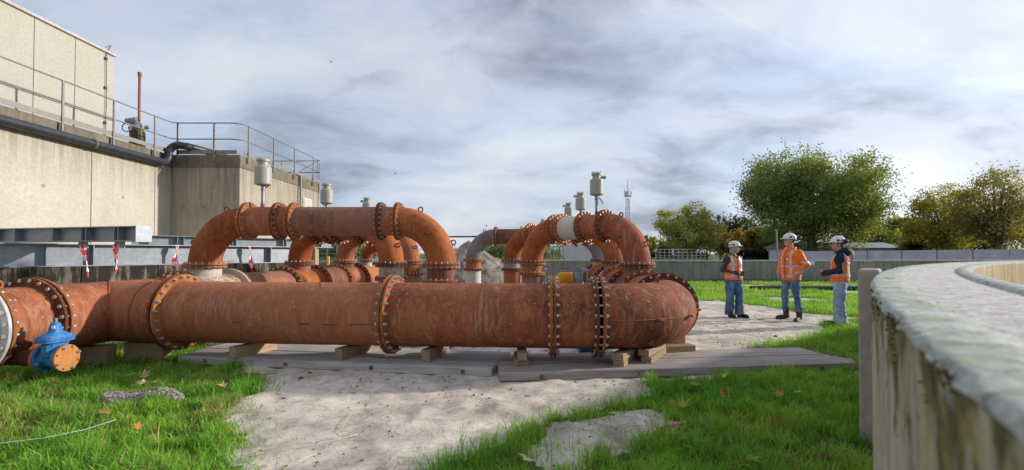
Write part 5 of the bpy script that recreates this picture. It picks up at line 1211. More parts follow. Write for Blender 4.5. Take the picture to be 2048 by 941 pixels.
# ------------------------------------------------------------------ screens, walkway and sheds beyond the wall
sf = thing('screen_fence', (24, 33, 0), 'pale mesh screen fence beyond the wall, right side', 'fence')
fp = [(19.0 + (x - 19.0), 33.6 - (x - 19) * .19) for x in np.arange(19.0, 40.5, 2.1)]
for (xa, ya), (xb, yb) in zip(fp[:-1], fp[1:]):
    MB().beam((xa + .04, ya, 1.02 + (xa - 19) * .008), (xb - .04, yb, 1.02 + (xb - 19) * .008), .02, 1.15 + (xa - 19) * .004).build('panel', 'screen_mesh', sf)
for (xa, ya) in fp: MB().box((xa, ya + .05, .8), (.05, .05, 1.6)).build('post', 'rail_steel', sf)
ws = thing('shed', (20.5, 40, 0), 'low pale shed roof behind the screen fence', 'shed')
MB().box((31.5, 45, 1.0), (10, 4, 2.0)).build('wall', 'white_wall', ws); MB().prism([(-2.4, 2.0), (2.4, 2.0), (0, 2.55)], 26.2, 36.8, np.array([[0, 0, 1], [1, 0, 0], [0, 1, 0]]), (0, 45, 0)).build('roof', 'mast_steel', ws)
lp = thing('lamp_post', bp_(1556, 28), 'slim grey lamp post behind the wall next to the man', 'lamp post')
c = V3(bp_(1556, 28)); MB().tube([c, c + [-.09, 0, 2.85]], .045, 8).build('pole', 'mast_steel', lp); MB().box(c + [-.1, 0, 2.9], (.16, .1, .08), None, .01).build('head', 'mast_steel', lp)
wk = thing('walkway', (15, 44, 0), 'raised walkway with white railing beyond the wall', 'walkway')
xa, xb, yk = 13.7, 18.45, 44.0
MB().beam((xa, yk, .95), (xb, yk, .95), 1.2, .28).build('deck', 'concrete_far', wk)
for z in (1.25, 1.55, 1.85): MB().tube([(xa, yk - .6, z), (xb, yk - .6, z)], .025, 6).build('rail', 'white_sign', wk)
for x in np.arange(xa, xb + .1, .43): MB().tube([(x, yk - .6, .9), (x, yk - .6, 1.86)], .022, 6).build('baluster', 'white_sign', wk)
for x in (xa + .5, xb - .5): MB().box((x, yk, .4), (.4, .5, .85)).build('pier', 'concrete_far', wk)
pa = thing('pipe_loop', (14.3, 43, 0), 'brown pipe loop on a white post at the walkway', 'pipe')
MB().tube([(13.7, 42.8, .4), (13.7, 42.8, 1.8), (13.75, 42.8, 2.0), (13.95, 42.8, 2.12), (14.9, 42.8, 2.12), (15.08, 42.8, 2.05), (15.12, 42.8, 1.9)], .075, 10).build('pipe', 'rust_brown', pa)
MB().tube([(15.12, 42.8, .3), (15.12, 42.8, 1.92)], .085, 10).build('post', 'white_sign', pa); MB().tube([(15.12, 42.8, .95), (15.12, 42.8, 1.3)], .09, 10).build('band', 'blue_plastic', pa)
wh = thing('white_house', (6.3, 45, 0), 'small white windowless control building behind the right arches', 'building')
for i in range(3): MB().box((5.55 + i * 1.05, 45, 1.3), (1.035, 3, 2.6), None, .01).build('panel', 'white_wall', wh)
MB().box((6.6, 45, 2.63), (3.25, 3.1, .07), None, .01).build('roof_edge', 'concrete_top', wh); MB().box((6.6, 45.03, 1.25), (3.1, 2.95, 2.5)).build('core', 'concrete_top', wh)
st = thing('stair_tower', (4.6, 43, 0), 'grey tubular steel stair beside the white control building', 'stairs')
for x in (3.5, 4.15, 4.8): MB().tube([(x, 42.6, 0), (x, 42.6, 2.3)], .03, 6).build('upright', 'galvanised', st)
for z in (1.35, 1.75, 2.15): MB().tube([(3.3, 42.6, z), (4.9, 42.6, z)], .025, 6).build('rail', 'galvanised', st)
for k in (-1, 1): MB().beam((4.0, 42.5 + k * .3, 1.75), (5.35, 42.5 + k * .3, .5), .04, .1).build('stringer', 'galvanised', st)
for k in range(6): MB().box((4.1 + k * .22, 42.5, 1.6 - k * .2), (.2, .6, .03)).build('tread', 'galvanised', st)
for px, l in ((1139 - 6, ''), (1120, ''), (1106, '')): 
    x = (px - 1024) / 910 * 48; MB().tube([(x, 48, 0), (x, 48, 2.7 - (px % 3) * .3)], .07, 8).build('steel_post', 'rust_brown', org=(x, 48, 0), label='rusty steel post near the white control building, %s' % {1133: 'right', 1120: 'middle', 1106: 'left'}[px], category='post')
# railings and plant seen through the left gap
rg_ = thing('basin_railing', (-11.5, 36, 0), 'galvanised railing grid of a basin seen under the left arch', 'railing')
for z in (.75, 1.1, 1.45, 1.8, 2.1): MB().tube([(-16.2, 36, z), (-4.5, 36, z)], .022, 5).build('rail', 'galvanised', rg_)
for x in np.arange(-16.2, -4.4, .78): MB().tube([(x, 36, 0), (x, 36, 2.12)], .026, 5).build('post', 'galvanised', rg_)
MB().box((-11, 37, .35), (12, .4, .7)).build('basin_wall', 'concrete_far', org=(-11, 37, 0), label='low grey basin wall below the railing grid', category='wall')
MB().box((-9.3, 23.2, .17), (2.6, .5, .55), None, .02).build('timber_baulk', 'plank_wood', org=(-9.3, 23.2, 0), label='dark timber baulk by the building corner', category='timber')
for x, y, m_, l in ((-9.75, 24.2, 'yellow_paint', 'yellow marker post by the building corner'), (-9.25, 25.0, 'white_sign', 'white marker post right of the yellow one')):
    MB().lathe((x, y, 0), (0, 0, 1), [(0, .055), (1.28, .055), (1.31, .03), (1.31, .001)], 10).build('marker_post', m_, org=(x, y, 0), label=l, category='post')
# parked car far behind the left arches
def car(c, yaw, label):
    t = thing('parked_car', c, label, 'car'); Rm = np.array(Matrix.Rotation(yaw, 3, 'Z'))
    def sec(poly, w0, w1, name, mat, parent=t):
        mb = MB(); n = len(poly); vs = [(x, -w, z) for (x, z), w in zip(poly, w0)] + [(x, w, z) for (x, z), w in zip(poly, w0)]
        mb.add(np.array(vs) @ Rm.T + V3(c), [tuple(range(n)), tuple(range(n, 2 * n))[::-1]] + [(i, n + i, n + (i + 1) % n, (i + 1) % n) for i in range(n)]); return mb.build(name, mat, parent)
    body = [(-2.1, .35), (2.1, .35), (2.15, .6), (2.0, .8), (1.05, .95), (-1.6, .98), (-2.1, .85), (-2.18, .6)]
    bo = sec(body, [.8, .8, .82, .8, .84, .84, .8, .82], 0, 'body', 'car_paint')
    sec([(1.0, .952), (.2, 1.42), (-1.0, 1.45), (-1.75, .98)], [.76, .6, .6, .74], 0, 'cabin', 'car_paint')
    sec([(.96, .99), (.26, 1.38), (.20, 1.385), (.85, .985)], [.70, .57, .58, .72], 0, 'windscreen', 'car_glass')
    for sgn in (-1, 1):
        mb = MB(); vs = np.array([(.85, sgn * .772, .99), (.18, sgn * .635, 1.36), (-.95, sgn * .63, 1.38), (-1.45, sgn * .755, 1.0)]); mb.add(vs @ Rm.T + V3(c), [(0, 1, 2, 3)]); mb.build('side_window', 'car_glass', t)
        MB().box(np.array([2.09, sgn * .6, .68]) @ Rm.T + V3(c), (.12, .3, .14), Rm, .03).build('headlight', 'lamp_glass', t)
        MB().beam(np.array([1.02, sgn * .83, .95]) @ Rm.T + V3(c), np.array([1.02, sgn * .98, 1.05]) @ Rm.T + V3(c), .12, .1, .02).build('mirror', 'black_plastic', t)
        for x in (1.32, -1.3):
            ax = np.array([0, sgn, 0]) @ Rm.T; w = MB().lathe(np.array([x, sgn * .66, .32]) @ Rm.T + V3(c), ax, [(0, .2), (0, .3), (.03, .32), (.16, .32), (.19, .3), (.19, .2)], 24).build('tyre', 'black_rubber', t)
            MB().lathe(np.array([x, sgn * .66, .32]) @ Rm.T + V3(c), ax, [(.17, .2), (.18, .06), (.18, .001)], 24).build('rim', 'galvanised', w)
    MB().box(np.array([2.14, 0, .5]) @ Rm.T + V3(c), (.04, 1.2, .16), Rm, .01).build('grille', 'black_plastic', t)
car((-7.3, 27.5, 0), R(-118), 'dark blue parked car glimpsed behind the left pipe arches')
# telecom mast far away
ma = thing('telecom_mast', bp_(1256, 210), 'lattice telecom mast with antenna panels on the horizon', 'mast')
c = V3(bp_(1256, 210)); Hm = 34.0
for k in range(3):
    an = k * 2.094 + .4; p = np.array([math.cos(an), math.sin(an), 0]); MB().tube([c + p * 1.3, c + p * .85 + UP * Hm * .8], .16, 6).build('leg', 'mast_steel', ma)
mb = MB()
for i in range(18):
    z = i * 1.5
    for k in range(3):
        a0 = k * 2.094 + .4; a1 = a0 + 2.094; r0 = 1.3 - .45 * z / 27; r1 = 1.3 - .45 * (z + 1.5) / 27
        mb.tube([c + r0 * np.array([math.cos(a0), math.sin(a0), 0]) + UP * z, c + r1 * np.array([math.cos(a1), math.sin(a1), 0]) + UP * (z + 1.5)], .07, 4, False)
mb.build('lattice', 'mast_steel', ma, kind='stuff')
MB().tube([c + UP * 26, c + UP * (Hm + 1.5)], .14, 6).build('top_pole', 'mast_steel', ma)
for k in range(6):
    an = k * 1.047; p = np.array([math.cos(an), math.sin(an), 0]); MB().box(c + p * 1.5 + UP * (29.0 + (k % 2) * .8), (.42, .42, 2.6), np.array(Matrix.Rotation(an, 3, 'Z')), .05).build('antenna', 'white_sign' if k % 2 else 'mast_steel', ma)
MB().lathe(c + UP * 28, UP, [(0, .3), (0, 1.7), (.2, 1.7), (.2, .3)], 18).build('platform', 'mast_steel', ma)

# birds
for i, (px, py, Y, an, l) in enumerate([(973, 452, 60, .5, 'small dark bird flying above the sand heap'), (790, 347, 70, -.4, 'small dark bird flying over the long left arch'), (660, 122, 70, .2, 'tiny dark bird high in the left sky')]):
    c = np.array([(px - 1024) / 910 * Y, Y, CAMZ - (py - 508) / 910 * Y]); mb = MB(); s = .22
    mb.ell(c, (.16, .05, .05), np.array(Matrix.Rotation(an, 3, 'Z')), 8, 6)
    for k in (-1, 1): mb.add([c + np.array([.06, k * .03, .02]), c + np.array([-.06, k * .03, .02]), c + np.array([-.05, k * .22, .10]), c + np.array([.03, k * .2, .12]), c + np.array([-.1, k * .42, .02])], [(0, 1, 2, 3), (3, 2, 4)])
    mb.build('bird', 'black_rubber', org=c, label=l, category='bird')

# ------------------------------------------------------------------ stone, leaves, string
rgS = np.random.default_rng(3); mb = MB(); vs = []; nu, nv = 40, 12
for i in range(nv + 1):
    ph = -pi / 2 + pi * i / nv
    for j in range(nu):
        t = 2 * pi * j / nu; x = math.cos(ph) * math.cos(t); y = math.cos(ph) * math.sin(t); z = math.sin(ph)
        vs.append((math.copysign(abs(x) ** .75, x) * .36, math.copysign(abs(y) ** .8, y) * (.11 - .035 * x), math.copysign(abs(z) ** .6, z) * .062 + .02 * math.sin(x * 5)))
vs = np.array(vs); vs += .016 * (rgS.random(vs.shape) - .5); vs[:, 2] += .02 * (fbm(vs[:, 0] * 14 + 9, vs[:, 1] * 14 + 9, 2, 3) - .5)
mb.add(vs @ np.array(Matrix.Rotation(R(8), 3, 'Z')).T + [-3.56, 4.42, .055], [(i * nu + j, i * nu + (j + 1) % nu, (i + 1) * nu + (j + 1) % nu, (i + 1) * nu + j) for i in range(nv) for j in range(nu)], False)
mb.build('rubble_stone', 'rubble', org=(-3.56, 4.42, 0), label='flat lump of pebbly concrete lying in the left grass', category='stone')
def maple(seed, s, col):
    rg = np.random.default_rng(seed); tips = [(90, 1.0), (35, .85), (-15, .6), (145, .85), (195, .6)]; out = []
    ang = sorted([(a, r) for a, r in tips]); pts = [(0, -.35)]
    seq = [(-15, .62), (5, .35), (35, .88), (62, .42), (90, 1.0), (118, .42), (145, .88), (175, .35), (195, .62)]
    pts += [(r * math.cos(R(a)), r * math.sin(R(a))) for a, r in seq]
    v = np.array([(0, 0, 0)] + [(x, y, .0) for x, y in pts]) * s; cz = rg.normal(0, 1, 2)
    v[:, 2] = .35 * s * ((v[:, 0] / s) ** 2 * abs(cz[0]) * .9 + (v[:, 1] / s) * (v[:, 0] / s) * cz[1] * .5) + rg.normal(0, .05 * s, len(v))
    me = bpy.data.meshes.new('fallen_leaf'); n = len(pts); me.from_pydata(v.tolist(), [], [(0, i, i % n + 1) for i in range(1, n + 1)])
    at = me.color_attributes.new('tint', 'FLOAT_COLOR', 'POINT'); c = np.hstack([np.array([col] * len(v)) * rg.uniform(.75, 1.2, (len(v), 1)), np.ones((len(v), 1))]); at.data.foreach_set('color', c.astype(np.float32).ravel())
    me.materials.append(MATS['dry_leaf']); return me
LC = {'brown': (.42, .19, .08), 'tan': (.60, .42, .22), 'yellow': (.62, .58, .22), 'orange': (.60, .24, .07)}
LM = {k: [maple(i * 7 + j, .075, c) for j in range(2)] for i, (k, c) in enumerate(LC.items())}
leafspots = [(-3.45, 3.88, 'brown', 1.0, 'brown star-shaped leaf just below the stone in the left grass'), (-4.05, 5.05, 'tan', 1.0, 'tan dry leaf in the grass right of the blue valve'), (-4.25, 5.08, 'tan', .9, 'tan dry leaf beside the rusty blind flange'),
    (-3.75, 4.75, 'yellow', 1.15, 'large yellowish leaf behind the stone, left grass'), (-3.86, 4.78, 'tan', 1.0, 'curled tan leaf behind the stone, left grass'), (-2.92, 4.62, 'tan', 1.0, 'tan leaf at the right edge of the left grass'),
    (-2.62, 4.30, 'brown', .9, 'brown leaf where the left grass meets the sand'), (-4.75, 4.75, 'brown', 1.0, 'curled brown leaf in the grass in front of the blue valve'), (1.52, 4.06, 'yellow', 1.2, 'large yellowish leaf at the edge of the right grass'),
    (2.55, 4.35, 'orange', 1.0, 'orange-brown leaf in the middle of the right grass'), (1.88, 4.72, 'brown', 1.0, 'brown leaf in the right grass near the mat'), (2.15, 3.72, 'orange', 1.1, 'bright orange leaf in the lower right grass'),
    (2.35, 5.05, 'yellow', 1.0, 'yellow leaf in the grass along the brownish mat'), (3.3, 5.25, 'tan', 1.2, 'tan leaf at the right end of the brownish mat'), (0.10, 3.02, 'yellow', 1.1, 'pale yellow leaf on the bare patch at the bottom'),
    (1.55, 2.98, 'yellow', 1.2, 'yellow-green leaf at the bottom of the right grass'), (1.45, 4.12, 'brown', .8, 'small brown leaf beside the large yellowish one'), (2.75, 4.42, 'tan', .9, 'tan leaf near the orange-brown one at right'),
    (1.25, 3.55, 'brown', .8, 'small brown leaf right of the bare patch'), (-4.3, 3.5, 'tan', .8, 'small tan leaf in the lower left grass'), (-2.9, 3.55, 'orange', .7, 'small orange leaf in the lower left grass'), (2.0, 4.35, 'orange', .8, 'small orange leaf left of the orange-brown one')]
for i, (x, y, k, s, l) in enumerate(leafspots):
    o = bpy.data.objects.new('fallen_leaf', LM[k][i % 2]); COL.objects.link(o); o.location = (x, y, .10); o.scale = (s,) * 3; o.rotation_euler = (random.uniform(-.8, .8) + .35, random.uniform(-.8, .8), random.uniform(0, 6.28))
    o['label'] = l; o['category'] = 'leaf'; o['group'] = 'fallen leaves in the grass'
def ribbon(pts, w, mat, label, name='straw'):
    MB().tube(pts, w, 5).build(name, mat, org=pts[0], label=label, category='string')
ribbon([(-4.15, 3.18, .07), (-3.75, 3.26, .08), (-3.45, 3.37, .085), (-3.28, 3.52, .09), (-3.2, 3.70, .10)], .0022, 'white_sign', 'thin white cord lying in the lower left grass', 'cord')
ribbon([(-1.62, 3.92, .02), (-1.42, 4.05, .02), (-1.40, 3.85, .03), (-1.38, 3.7, .02), (-1.22, 3.62, .015), (-1.3, 3.52, .02), (-1.62, 3.35, .015), (-1.9, 3.2, .02)], .0022, 'cream_paint', 'dry pale straw curling on the sand', 'straw')
ribbon([(-3.0, 5.32, .02), (-2.85, 5.38, .03), (-2.78, 5.42, .02)], .006, 'plank_wood', 'short dark twig on the sand before the grey mat', 'twig')
# ------------------------------------------------------------------ people
DG = None
def organic(mb, voxel, smooth=6, wr=0.0, seed=0, wscale=9.0):
    """closed overlapping shapes -> one continuous skin; returns (verts, faces)"""
    me = mb.mesh('tmp', None); o = bpy.data.objects.new('tmp', me); COL.objects.link(o)
    r = o.modifiers.new('r', 'REMESH'); r.mode = 'VOXEL'; r.voxel_size = voxel
    s = o.modifiers.new('s', 'SMOOTH'); s.iterations = smooth; s.factor = .5
    dg = bpy.context.evaluated_depsgraph_get(); ev = o.evaluated_get(dg); m2 = ev.to_mesh()
    v = np.empty(len(m2.vertices) * 3); m2.vertices.foreach_get('co', v); v = v.reshape(-1, 3)
    nm = np.empty(len(m2.vertices) * 3); m2.vertices.foreach_get('normal', nm); nm = nm.reshape(-1, 3)
    f = [tuple(p.vertices) for p in m2.polygons]; ev.to_mesh_clear(); bpy.data.objects.remove(o); bpy.data.meshes.remove(me)
    if wr:
        n = fbm(v[:, 0] * wscale + v[:, 1] * wscale * .7 + 50, v[:, 2] * wscale * 1.3 + 50 + v[:, 1] * wscale * .5, seed, 3) - .5
        v = v + nm * (n * wr)[:, None]
    return v, f, nm
def loft(mb, rings, n=24):
    """rings: (cx, cy, z, rx, ry)"""
    an = np.linspace(0, 2 * pi, n, endpoint=False); vs = [np.stack([cx + rx * np.cos(an), cy + ry * np.sin(an), np.full(n, z)], 1) for cx, cy, z, rx, ry in rings]
    m = len(rings); fs = [(i * n + j, i * n + (j + 1) % n, (i + 1) * n + (j + 1) % n, (i + 1) * n + j) for i in range(m - 1) for j in range(n)]
    fs += [tuple(range(n))[::-1], tuple((m - 1) * n + j for j in range(n))]; mb.add(np.vstack(vs), fs)
def limb(mb, pts, rs, n=12):
    mb.tube(pts, rs, n, True); mb.ell(pts[0], (rs[0],) * 3, None, n, 8); mb.ell(pts[-1], (rs[-1],) * 3, None, n, 8)
    for p, r in zip(pts[1:-1], rs[1:-1]): mb.ell(p, (r,) * 3, None, n, 8)
class Person:
    def __init__(s, loc, yaw, label):
        s.t = thing('person', loc, label, 'person'); s.t.rotation_euler = (0, 0, yaw); s.yaw = yaw
    def put(s, name, vf, mat, parent=None, sm=True, **tags):
        v, f = vf[0], vf[1]; me = bpy.data.meshes.new(name); me.from_pydata(np.asarray(v).tolist(), [], f); me.polygons.foreach_set('use_smooth', [sm] * len(f)); me.materials.append(MATS[mat]); me.update()
        o = bpy.data.objects.new(name, me); COL.objects.link(o); o.parent = parent or s.t
        for k, vv in tags.items(): o[k] = vv
        return o
    def mbput(s, name, mb, mat, parent=None): return s.put(name, (np.vstack(mb.v), mb.f), mat, parent)
def rotz(a): return np.array([[math.cos(a), -math.sin(a), 0], [math.sin(a), math.cos(a), 0], [0, 0, 1]])
def hand(mb, w, d, palm_n, s=1.0, curl=.5, thumb=1):
    """wrist point w, direction d (towards fingers), palm normal; five fingers"""
    w, d, pn = V3(w), V3(d) / np.linalg.norm(V3(d)), V3(palm_n); pn = pn - d * np.dot(pn, d); pn /= np.linalg.norm(pn); sd = np.cross(d, pn)
    c = w + d * .05 * s; mb.ell(c, (.05 * s, .038 * s, .017 * s), np.array([d, sd, pn]).T, 12, 8); mb.ell(w, (.03 * s, .026 * s, .022 * s), np.array([d, sd, pn]).T, 10, 8)
    for k, L in zip((-1.5, -.5, .5, 1.5), (.060, .074, .078, .066)):
        p0 = w + d * .082 * s + sd * k * .0185 * s; pts = [p0 - d * .02 * s]; a = 0; p = p0
        for j in range(3):
            pts.append(p); a += curl; p = p + (d * math.cos(a) + pn * math.sin(a)) * L * s * (.45, .32, .25)[j]
        pts.append(p); mb.tube(pts, [.0092 * s, .0092 * s, .0086 * s, .008 * s, .0066 * s], 8)
        mb.ell(p, (.0066 * s,) * 3, None, 8, 6)
    q = w + d * .03 * s + sd * thumb * .032 * s; dv = d * .7 + sd * thumb * .5 + pn * .45; dv /= np.linalg.norm(dv); pts = [q - d * .01, q + dv * .03 * s, q + dv * .052 * s + pn * .006]
    mb.tube(pts, [.013 * s, .0105 * s, .008 * s], 8); mb.ell(pts[-1], (.008 * s,) * 3, None, 8, 6)
def head_mb(mb, c, hd, s=1.0):
    """head centred c, facing -Y turned by hd"""
    Rm = rotz(hd); T = lambda p: V3(c) + Rm @ (V3(p) * s)
    mb.ell(T((0, .012, .028)), np.array((.074, .094, .088)) * s, Rm, 18, 12)
    mb.ell(T((0, -.028, -.035)), np.array((.058, .064, .078)) * s, Rm, 16, 10)
    mb.ell(T((0, -.062, -.092)), np.array((.028, .024, .022)) * s, Rm, 12, 8)      # chin
    mb.ell(T((0, -.072, .022)), np.array((.052, .018, .014)) * s, Rm, 12, 8)        # brow
    nose = [T((0, -.082, .010)), T((0, -.098, -.012)), T((0, -.109, -.032)), T((0, -.088, -.042))]; mb.tube(nose, [.009 * s, .011 * s, .014 * s, .011 * s], 8)
    for k in (-1, 1):
        mb.ell(T((k * .034, -.062, -.022)), np.array((.024, .024, .026)) * s, Rm, 10, 8)      # cheek
        mb.ell(T((k * .076, .018, -.012)), np.array((.010, .020, .032)) * s, Rm, 10, 8)       # ear
    mb.ell(T((0, -.084, -.064)), np.array((.024, .012, .009)) * s, Rm, 10, 8)
def face_bits(P, c, hd, s, body, brow):
    Rm = rotz(hd); T = lambda p: V3(c) + Rm @ (V3(p) * s)
    for k in (-1, 1):
        mb = MB(); mb.ell(T((k * .031, -.0815, .0)), np.array((.0125, .007, .006)) * s, Rm, 10, 8); P.mbput('eye', mb, 'eye_dark', body)
        mb = MB(); mb.tube([T((k * .016, -.090, .021)), T((k * .032, -.0885, .025)), T((k * .050, -.077, .020))], .0045 * s, 6); P.mbput('eyebrow', mb, brow, body)
    mb = MB(); mb.tube([T((-.022, -.0905, -.063)), T((0, -.0965, -.062)), T((.022, -.0905, -.063))], .005 * s, 6); P.mbput('mouth', mb, 'lip', body)
def helmet(P, c, hd, tilt=0.0, s=1.0, muff=(0.6, .02), red=False):
    """safety helmet with ear muffs folded back"""
    Rm = rotz(hd) @ np.array(Matrix.Rotation(tilt, 3, 'X')); c = V3(c); n, m = 36, 12; vs = []; fs = []
    for i in range(m + 1):
        ph = (pi / 2) * i / m
        for j in range(n):
            t = 2 * pi * j / n; ridge = 1 + .03 * math.exp(-(math.cos(t) * math.cos(ph) / .22) ** 2) * math.sin(ph) ** .5
            vs.append((.112 * math.cos(ph) * math.cos(t), .142 * math.cos(ph) * math.sin(t), .128 * math.sin(ph) * ridge))
    fs = [(i * n + j, i * n + (j + 1) % n, (i + 1) * n + (j + 1) % n, (i + 1) * n + j) for i in range(m) for j in range(n)]
    V = np.array(vs) * s @ Rm.T + c; sh = P.put('helmet', (V, fs), 'helmet_white')
    # rim and peak
    rim = []; k = len(np.linspace(0, 2 * pi, 40))
    for t in np.linspace(0, 2 * pi, 40, endpoint=False):
        pk = max(0, -math.sin(t)) ** 3 * .05 + .010; x, y = math.cos(t), math.sin(t)
        rim += [(.108 * x, .138 * y, .004), (.108 * x + pk * x * .6, .138 * y + pk * y, -.006 - .25 * pk), (.106 * x + pk * x * .55, .136 * y + pk * y * .95, -.014 - .25 * pk), (.104 * x, .134 * y, -.012)]
    F = [(4 * i + a, 4 * ((i + 1) % 40) + a, 4 * ((i + 1) % 40) + a + 1, 4 * i + a + 1) for i in range(40) for a in range(3)]
    P.put('brim', (np.array(rim) * s @ Rm.T + c, F), 'helmet_white', sh)
    for kx in (-1, 1):
        mb = MB(); mb.ell(c + Rm @ (np.array([kx * .110, -.02, .028]) * s), np.array((.008, .026, .026)) * s, Rm, 10, 8); P.mbput('slot_cover', mb, 'black_plastic', sh)
        q = c + Rm @ (np.array([kx * (.118 + muff[1]), .085 + muff[0] * .09, .02]) * s); mb = MB(); mb.ell(q, np.array((.028, .045, .046)) * s, Rm, 14, 10); mb.ell(q + Rm @ np.array([-kx * .02, 0, 0]), np.array((.016, .050, .05)) * s, Rm, 14, 10); P.mbput('ear_muff', mb, 'black_plastic', sh)
        mb = MB(); mb.tube([c + Rm @ (np.array([kx * .113, .0, .03]) * s), q + Rm @ np.array([kx * .012, -.01, .035]), q + Rm @ np.array([kx * .02, 0, 0])], .006, 6); P.mbput('muff_arm', mb, 'black_plastic', sh)
    return sh
def stripes(P, vf, tests, name, mat, parent, off=.004):
    v, f, nm = vf; fc = np.array([v[list(q)].mean(0) for q in f])
    for tst in tests:
        idx = np.nonzero(tst(fc))[0]
        if not len(idx): continue
        used = sorted({i for k in idx for i in f[k]}); mp_ = {a: b for b, a in enumerate(used)}; vv = v[used] + nm[used] * off
        P.put(name, (vv, [tuple(mp_[i] for i in f[k]) for k in idx]), mat, parent)
def shoe(P, ank, yaw, name, mat, L=.29, hgt=.10, shaft=None):
    Rm = rotz(yaw); mb = MB(); c = V3((ank[0], ank[1], 0))
    T = lambda p: c + Rm @ V3(p)
    mb.ell(T((0, -.10, .045)), (.048, .115, .045), Rm, 14, 9); mb.ell(T((0, .02, .055)), (.042, .075, .055), Rm, 14, 9); mb.ell(T((0, -.16, .036)), (.047, .06, .034), Rm, 14, 9)
    if shaft: mb.tube([T((0, .02, .06)), T((0, .02, .16)), T((0, .015, shaft))], [.058, .062, .072], 14)
    vf = organic(mb, .008, 4, .006, 3, 30); v = vf[0]; v[:, 2] = np.maximum(v[:, 2], .004); o = P.put(name, vf, mat)
    mb = MB(); out = [(.046 * math.cos(t) * (1 if math.sin(t) > 0 else 1.05), -.065 + .155 * math.sin(t)) for t in np.linspace(0, 2 * pi, 22, endpoint=False)]
    mb.prism(out, -.002, .022, Rm, c); P.mbput('sole', mb, 'boot_black', o)
    return o
def legs(P, hipz, hipw, ankles, r, mat, flare=None, pelvis=(.165, .12), hem=.10, knees=None, seed=1):
    mb = MB(); loft(mb, [(0, .0, hipz - .10, pelvis[0] * .8, pelvis[1] * .85), (0, .005, hipz - .02, pelvis[0], pelvis[1]), (0, .005, hipz + .06, pelvis[0] * .98, pelvis[1] * .97), (0, 0, hipz + .14, pelvis[0] * .9, pelvis[1] * .9)])
    for k, a in zip((-1, 1), ankles):
        h = V3((k * hipw, .005, hipz - .04)); an = V3((a[0], a[1], hem)); kn = h * .5 + an * .5 + V3((k * .01, -.025, .02)) if knees is None else V3(knees[0 if k < 0 else 1])
        mb.tube([h, h * .5 + kn * .5, kn, kn * .5 + an * .5, an], [r[0], r[1], r[2], r[3], r[4]], 16); mb.ell(h, (r[0],) * 3, None, 14, 9); mb.ell(kn, (r[2],) * 3, None, 14, 9)
    return P.put('jeans', organic(mb, .011, 3, .036, seed, 11), mat)

def bodymesh(P, H, headc, hd, hs, arms, hands_, hipz, shz, ankles):
    """one continuous body: head, neck, torso, arms with hands, legs"""
    mb = MB(); head_mb(mb, headc, hd, hs); hc = V3(headc)
    mb.tube([(0, .015, shz - .03), (0, .005, shz + .06), hc + V3((0, .02, -.05))], [.062, .054, .052], 14)
    loft(mb, [(0, 0, hipz - .08, .12, .085), (0, 0, hipz + .1, .125, .085), (0, 0, hipz + .3, .12, .085), (0, .005, shz - .1, .145, .085), (0, .01, shz - .02, .12, .07), (0, .01, shz + .02, .07, .055)])
    for sh, el, wr in arms: limb(mb, [sh, el, wr], [.042, .036, .026])
    for k, a in zip((-1, 1), ankles): limb(mb, [(k * .085, 0, hipz - .05), (k * .09 * .5 + a[0] * .5, -.01, hipz * .52), (a[0], a[1], .10)], [.07, .05, .034])
    for (w, d, pn, cu, th) in hands_: hand(mb, w, d, pn, 1.0, cu, th)
    return P.put('body', organic(mb, .0062, 2), 'skin')

# man in the middle: orange jacket, hands in pockets, looking left
Pm = Person((6.09, 9.95, 0), R(-74), 'man in orange hi-vis jacket and blue jeans, hands in pockets, white helmet'); hz_, sz_ = .94, 1.52
ankM = [(-.17, .02), (.19, .0)]; armsM = [((-.19, .01, 1.47), (-.30, .06, 1.20), (-.205, -.10, 1.0)), ((.19, .01, 1.47), (.31, .07, 1.20), (.205, -.09, 1.0))]
hcM = (0, -.03, 1.722); hdM = R(-28)
bM_ = bodymesh(Pm, 1.84, hcM, hdM, 1.0, armsM, [(armsM[0][2], (.15, -.2, -1), (1, .2, 0), .25, -1), (armsM[1][2], (-.15, -.2, -1), (-1, .2, 0), .25, 1)], hz_, sz_, ankM)
face_bits(Pm, hcM, hdM, 1.0, bM_, 'hair_dark')
mb = MB(); Rh = rotz(hdM); mb.ell(V3(hcM) + Rh @ V3((0, .035, .02)), (.080, .080, .075), Rh, 16, 10); Pm.mbput('hair', mb, 'hair_dark')
legs(Pm, hz_, .095, ankM, (.108, .094, .073, .066, .064), 'denim_mid', None, (.175, .128), .20, None, 4)
for a, yw in zip(ankM, (R(-14), R(22))): shoe(Pm, a, yw, 'boot', 'boot_leather', shaft=.30)
mb = MB(); loft(mb, [(0, 0, .87, .215, .152), (0, 0, .93, .218, .158), (0, 0, 1.08, .212, .155), (0, 0, 1.25, .222, .155), (0, .0, 1.40, .225, .145), (0, .01, 1.49, .185, .12), (0, .012, 1.535, .11, .09), (0, .01, 1.56, .085, .08)])
for sh, el, wr in armsM: limb(mb, [V3(sh) + [0, 0, -.01], el, V3(wr) + (V3(el) - V3(wr)) * .12], [.083, .076, .066])
jM = organic(mb, .012, 4, .046, 8, 9); jo = Pm.put('jacket', jM, 'hivis')
mb = MB(); an = np.linspace(0, 2 * pi, 30, endpoint=False); rr_ = [(1.515, .105), (1.555, .108), (1.585, .114), (1.582, .100), (1.53, .09)]; vs = []
for z, r_ in rr_:
    for q in an: op = .02 * max(0, -math.sin(q)) ** 2; vs.append((r_ * math.cos(q), .006 + r_ * .95 * math.sin(q) - op, z - .05 * max(0, -math.sin(q)) ** 2))
mb.add(vs, [(i * 30 + j, i * 30 + (j + 1) % 30, (i + 1) * 30 + (j + 1) % 30, (i + 1) * 30 + j) for i in range(4) for j in range(30)], True); Pm.mbput('collar', mb, 'hivis', jo)
